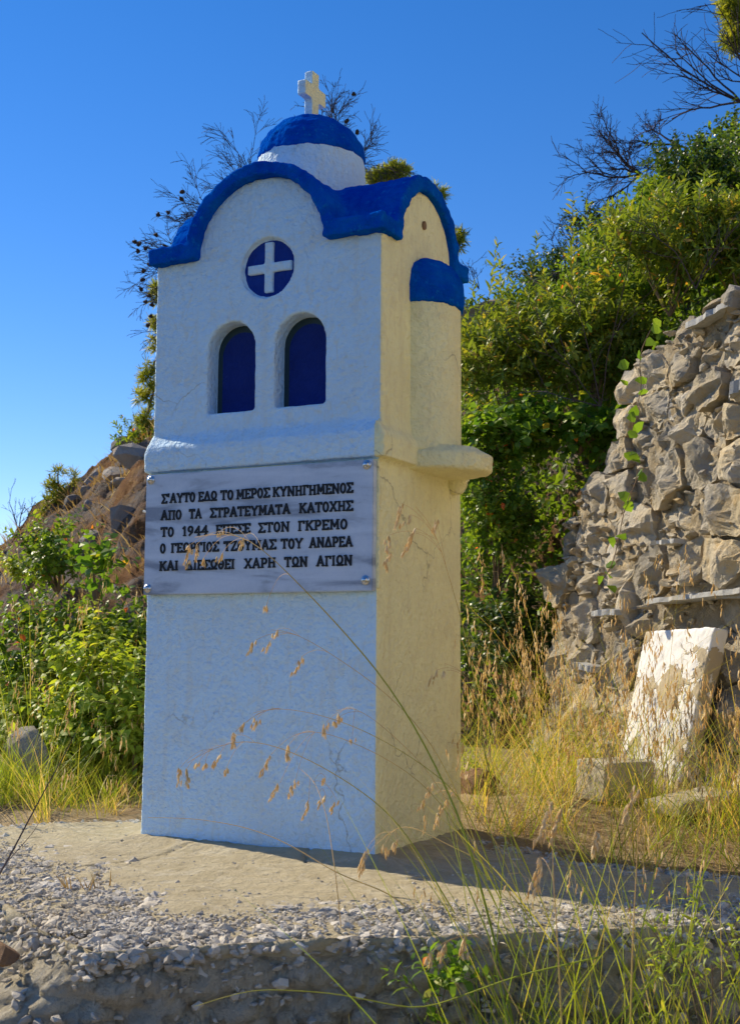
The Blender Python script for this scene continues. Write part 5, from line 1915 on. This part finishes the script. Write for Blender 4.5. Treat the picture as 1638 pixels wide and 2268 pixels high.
# low dry sprigs at the bottom
for k in range(26):
    px = rng.choice([rng.uniform(560, 700), rng.uniform(0, 60), rng.uniform(680, 840), rng.uniform(1250, 1640)])
    p0 = at(px, 2268, rng.uniform(1.8, 1.98))
    b0 = on_ground(p0[None, :2])
    blades(gr, b0, up_dirs(1, rng, 0.4), np.array([rng.uniform(0.12, 0.2)]), 0.0018, rng, rng.uniform(0.75, 1.0), rng.uniform(0.3, 1.2), 8)
g1 = gr.build('foreground_grass', M_GRASSG)
tag(g1, 'tall green and straw coloured grass in front of the slab at right', 'grass', kind='stuff')
if st_.n:
    o = st_.build('seed_stalks', M_STRAW, g1)
    o['kind'] = 'stuff'
    o = sp.build('seed_heads', M_OAT, g1)
    o['kind'] = 'stuff'
print('grass done')


# ---- single wild oat stalks arching in front of the shrine
def smooth_poly(pts, n_=26):
    pts = np.asarray(pts, float)
    d_ = np.concatenate([[0], np.cumsum(np.linalg.norm(np.diff(pts, axis=0), axis=1))])
    t = np.linspace(0, d_[-1], n_)
    o_ = np.stack([np.interp(t, d_, pts[:, k]) for k in range(pts.shape[1])], 1)
    for _ in range(3):
        o_[1:-1] = 0.5 * o_[1:-1] + 0.25 * (o_[:-2] + o_[2:])
    return o_


def oat(label, path, heads, t0, t1, rng, r=0.0013, tone0=0.15, tone1=0.95, sl=0.0135):
    """path: the stem from root to tip; heads: where spikelet clusters hang (x, y, length)"""
    n_ = len(path)
    ts = np.linspace(t0, t1, n_)
    P3 = np.array([at(x, y, t) for (x, y), t in zip(path, ts)])
    P3 = smooth_poly(P3, 30)
    r = r * 1.25
    base = P3[0]
    root = thing('wild_oat_stalk', base, label, 'oat stalk', 'wild oat stalks arching before the shrine')
    m_ = MB()
    k = len(P3)
    for i_ in range(k - 1):
        f0 = i_ / (k - 1)
        rr0 = r * (1 - 0.72 * f0)
        rr1 = r * (1 - 0.72 * (i_ + 1) / (k - 1))
        m_.tube(P3[i_:i_ + 2], [rr0, rr1], 5, tone0 + (tone1 - tone0) * f0)
    for (hx, hy, hl) in heads:
        s_ = MB()
        tt = t1 + rng.uniform(-0.03, 0.03)
        top = at(hx, hy, tt)
        i_ = np.argmin(np.linalg.norm(P3[k // 3:] - top, axis=1)) + k // 3
        i_ = max(i_ - 3, 0)
        p = P3[i_]
        q = np.linspace(0, 1, 8)[:, None]
        mid = (p + top) / 2 + np.array([0, 0, 0.25 * np.linalg.norm(top - p)])
        m_.tube(p * (1 - q) ** 2 + 2 * mid * q * (1 - q) + top * q * q, 0.00036, 3, 0.95)
        Lw = hl * tt / 2827.22
        ns = max(3, int(Lw / (sl * 0.30)))
        f = np.linspace(0, 1, ns)
        slant = rng.normal(-0.15, 0.12)
        pp_ = top + np.stack([rng.normal(0, 0.0028, ns), rng.normal(0, 0.0028, ns), -f * max(Lw - sl, 0.004)], 1) + CAM_R * (slant * f * Lw)[:, None]
        for rep in (-1.3, -0.4, 0.4, 1.3):
            dd = np.stack([rng.normal(0, 0.10, ns), rng.normal(0, 0.10, ns), -np.ones(ns)], 1) + CAM_R * (rep * 0.16 + slant)
            spikelets(s_, pp_, dd, sl * rng.uniform(0.6, 1.0, ns), rng, rng.uniform(0.2, 1, ns))
        s_.build('seed_head', M_OAT, root)
    m_.build('stem', M_OATSTEM, root)
    return root


rng = np.random.default_rng(303)
oat('longest green oat stalk crossing the plaque lettering', [(1140, 2290), (1095, 2080), (1028, 1834), (987, 1743), (936, 1641), (880, 1545), (815, 1459), (683, 1314), (607, 1240), (561, 1195), (520, 1177), (470, 1180), (432, 1190)],
    [(424, 1205, 62), (436, 1205, 45), (452, 1235, 26), (490, 1175, 22), (492, 1225, 26), (540, 1190, 36), (590, 1340, 22)], 2.0, 2.45, rng, 0.0019, 0.05, 0.95)
oat('oat stalk with heavy heads over the warm-lit side below the shelf', [(1180, 1950), (1110, 1800), (1073, 1680), (1058, 1550), (1025, 1383), (1002, 1306), (979, 1225), (957, 1164), (942, 1135), (920, 1122)],
    [(888, 1115, 66), (908, 1140, 32), (862, 1185, 90), (920, 1170, 70), (914, 1180, 50), (962, 1150, 40)], 2.6, 2.55, rng, 0.0012, 0.25, 0.85, 0.016)
oat('thin oat stalk arching just below the plaque', [(1080, 1950), (1012, 1753), (951, 1641), (901, 1580), (835, 1519), (764, 1469), (693, 1423), (632, 1393), (600, 1395)],
    [(567, 1418, 40), (612, 1395, 26), (598, 1420, 32), (668, 1455, 48)], 2.3, 2.45, rng, 0.0010, 0.5, 0.98)
oat('lowest wide oat arch with small hanging spikelets', [(1010, 2030), (936, 1905), (886, 1829), (835, 1778), (754, 1722), (673, 1677), (591, 1646), (520, 1639), (450, 1668), (415, 1690)],
    [(400, 1700, 48), (414, 1702, 50), (440, 1688, 20), (454, 1690, 20), (487, 1670, 40), (502, 1700, 24), (514, 1632, 34)], 2.2, 2.4, rng, 0.0011, 0.35, 0.95)
oat('greenish oat arch tipped near the middle of the white face', [(1110, 1990), (1060, 1850), (1012, 1755), (951, 1705), (885, 1661), (810, 1620), (733, 1590), (662, 1573), (591, 1567), (560, 1580)],
    [(546, 1600, 30), (570, 1590, 34), (520, 1622, 26)], 2.25, 2.42, rng, 0.0010, 0.3, 0.9)
oat('oat arch with two long hanging heads low on the front', [(1120, 2050), (1040, 1890), (985, 1790), (926, 1727), (850, 1677), (784, 1646), (723, 1623), (672, 1618), (650, 1630)],
    [(600, 1672, 56), (640, 1650, 44), (620, 1735, 48), (655, 1725, 50)], 2.2, 2.4, rng, 0.0010, 0.4, 0.95)
oat('short oat arch with three spikelets by the front corner', [(1120, 2020), (1040, 1850), (936, 1692), (860, 1620), (810, 1580), (769, 1562), (745, 1575)],
    [(723, 1600, 42), (740, 1596, 22), (752, 1580, 30), (780, 1634, 8)], 2.3, 2.45, rng, 0.0009, 0.5, 0.95)
oat('upright reddish oat stem with drooping heads near the base', [(775, 2290), (765, 2150), (741, 1920), (723, 1803), (698, 1732), (663, 1702)],
    [(684, 1772, 50), (721, 1762, 36), (745, 1772, 38), (721, 1722, 22)], 1.98, 2.35, rng, 0.0010, 0.7, 0.98)
oat('straw coloured stalk lying low across the white base', [(960, 2080), (880, 1985), (743, 1935), (683, 1895), (607, 1854), (530, 1829), (429, 1813), (328, 1811)], [], 2.2, 2.5, rng, 0.0011, 0.7, 0.85)
oat('drooping golden oat head at the foot of the front corner', [(1250, 2130), (1130, 1980), (1063, 1905), (986, 1869), (911, 1829), (875, 1834), (835, 1869)],
    [(812, 1880, 50), (852, 1870, 40), (876, 1858, 42), (806, 1910, 40)], 2.1, 2.35, rng, 0.0011, 0.45, 0.9, 0.016)
oat('golden oat heads hanging over the lower warm-lit side', [(1230, 2180), (1140, 1960), (1080, 1830), (1030, 1768), (990, 1745), (962, 1760)],
    [(958, 1735, 40), (988, 1770, 60), (972, 1800, 44), (1005, 1745, 26), (946, 1770, 34)], 2.2, 2.4, rng, 0.0011, 0.35, 0.85, 0.016)
oat('oat stalk with fine heads at the right edge of the warm-lit side', [(1150, 1900), (1090, 1700), (1060, 1560), (1020, 1480), (985, 1470)],
    [(966, 1485, 40), (988, 1485, 22)], 2.5, 2.6, rng, 0.0009, 0.5, 0.9)
oat('near blurred oat head above the shadow on the slab', [(1245, 2300), (1235, 2100), (1225, 1950), (1222, 1830), (1218, 1775)],
    [(1213, 1775, 110), (1240, 1790, 90), (1198, 1900, 95)], 1.5, 1.55, rng, 0.0010, 0.6, 0.95, 0.016)
oat('near dry oat head in front of the concrete block', [(1395, 2290), (1400, 2100), (1410, 1900), (1415, 1800), (1412, 1745)],
    [(1412, 1740, 90), (1320, 1840, 70)], 1.6, 1.6, rng, 0.0010, 0.6, 0.95, 0.016)
oat('slender stalk bending left before the slab front', [(1330, 2120), (1150, 2160), (930, 2240), (740, 2200), (560, 2190), (430, 2230)], [], 1.9, 1.8, rng, 0.0012, 0.1, 0.55)
oat('straw stalk with a golden head before the slab front', [(1180, 2300), (1120, 2190), (1075, 2090), (1040, 2060)], [(1030, 2075, 60), (955, 2110, 44), (985, 2090, 50)], 1.8, 1.85, rng, 0.0010, 0.6, 0.95, 0.016)
oat('young green blade standing tall before the shadow', [(1130, 2290), (1085, 2080), (1020, 1930), (985, 1790)], [], 1.85, 2.05, rng, 0.0016, 0.05, 0.3)
# dark dead twig at left and a fine one beside it
m_ = MB()
P3 = smooth_poly(np.array([at(x, y, t) for x, y, t in ((-30, 1985, 2.25), (20, 1900, 2.35), (62, 1820, 2.4), (110, 1730, 2.45), (150, 1660, 2.5), (178, 1600, 2.5))]), 24)
m_.tube(P3, np.linspace(0.0021, 0.0006, 24), 5)
P3b = smooth_poly(np.array([at(x, y, t) for x, y, t in ((20, 1905, 2.35), (60, 1860, 2.38), (85, 1830, 2.4), (96, 1800, 2.4))]), 10)
m_.tube(P3b, np.linspace(0.0010, 0.0004, 10), 4)
tag(m_.build('dead_twig', M_DEADWOOD, None), 'dark dead twig slanting up from the lower left', 'twig')
m_ = MB()
g_ = np.random.default_rng(9)
for (x, y) in ((195, 1945), (155, 1985), (148, 2010), (182, 2040), (235, 2110), (210, 2070), (135, 2050)):
    p0 = at(x, y, 2.4)
    p0[2] = 0.0
    for k in range(3):
        blades(m_, p0[None] + g_.normal(0, 0.004, (1, 3)) * np.array([1, 1, 0]), up_dirs(1, g_, 0.3), np.array([g_.uniform(0.02, 0.045)]), 0.003, g_, 0.2, 0.3, 4)
tag(m_.build('withered_sprigs', M_STRAW, None), 'withered orange grass sprigs standing among the pebbles', 'grass', kind='stuff')
# creeper strand hanging down the wall face
m_ = MB()
rt = thing('hanging_creeper', at(1415, 780, 3.9), 'creeper strand with heart-shaped leaves hanging down the wall', 'creeper')
cp = [(1440, 730), (1410, 790), (1425, 860), (1400, 920), (1395, 1000), (1420, 1050), (1385, 1110), (1370, 1190), (1355, 1260), (1330, 1290)]
P3 = np.array([at(x, y, 3.92 + 0.02 * i_) for i_, (x, y) in enumerate(cp)])
m_.tube(smooth_poly(P3, 30), 0.0016, 4)
m_.build('stem', M_TWIG, rt)
l_ = MB()
pl_ = np.concatenate([P3, P3 + g_.normal(0, 0.02, P3.shape), P3[:5] + g_.normal(0, 0.04, (5, 3))])
leaves(l_, pl_, g_.normal(size=pl_.shape) + np.array([0, 0, -0.3]), -CAM_F[None] + g_.normal(0, 0.4, pl_.shape), g_.uniform(0.028, 0.048, len(pl_)), 0.034, g_.uniform(0.2, 0.8, len(pl_)), 0.15, (0.22, 0.6), 0.9)
l_.build('foliage', M_ROUND, rt)
print('all done', len(bpy.data.objects))
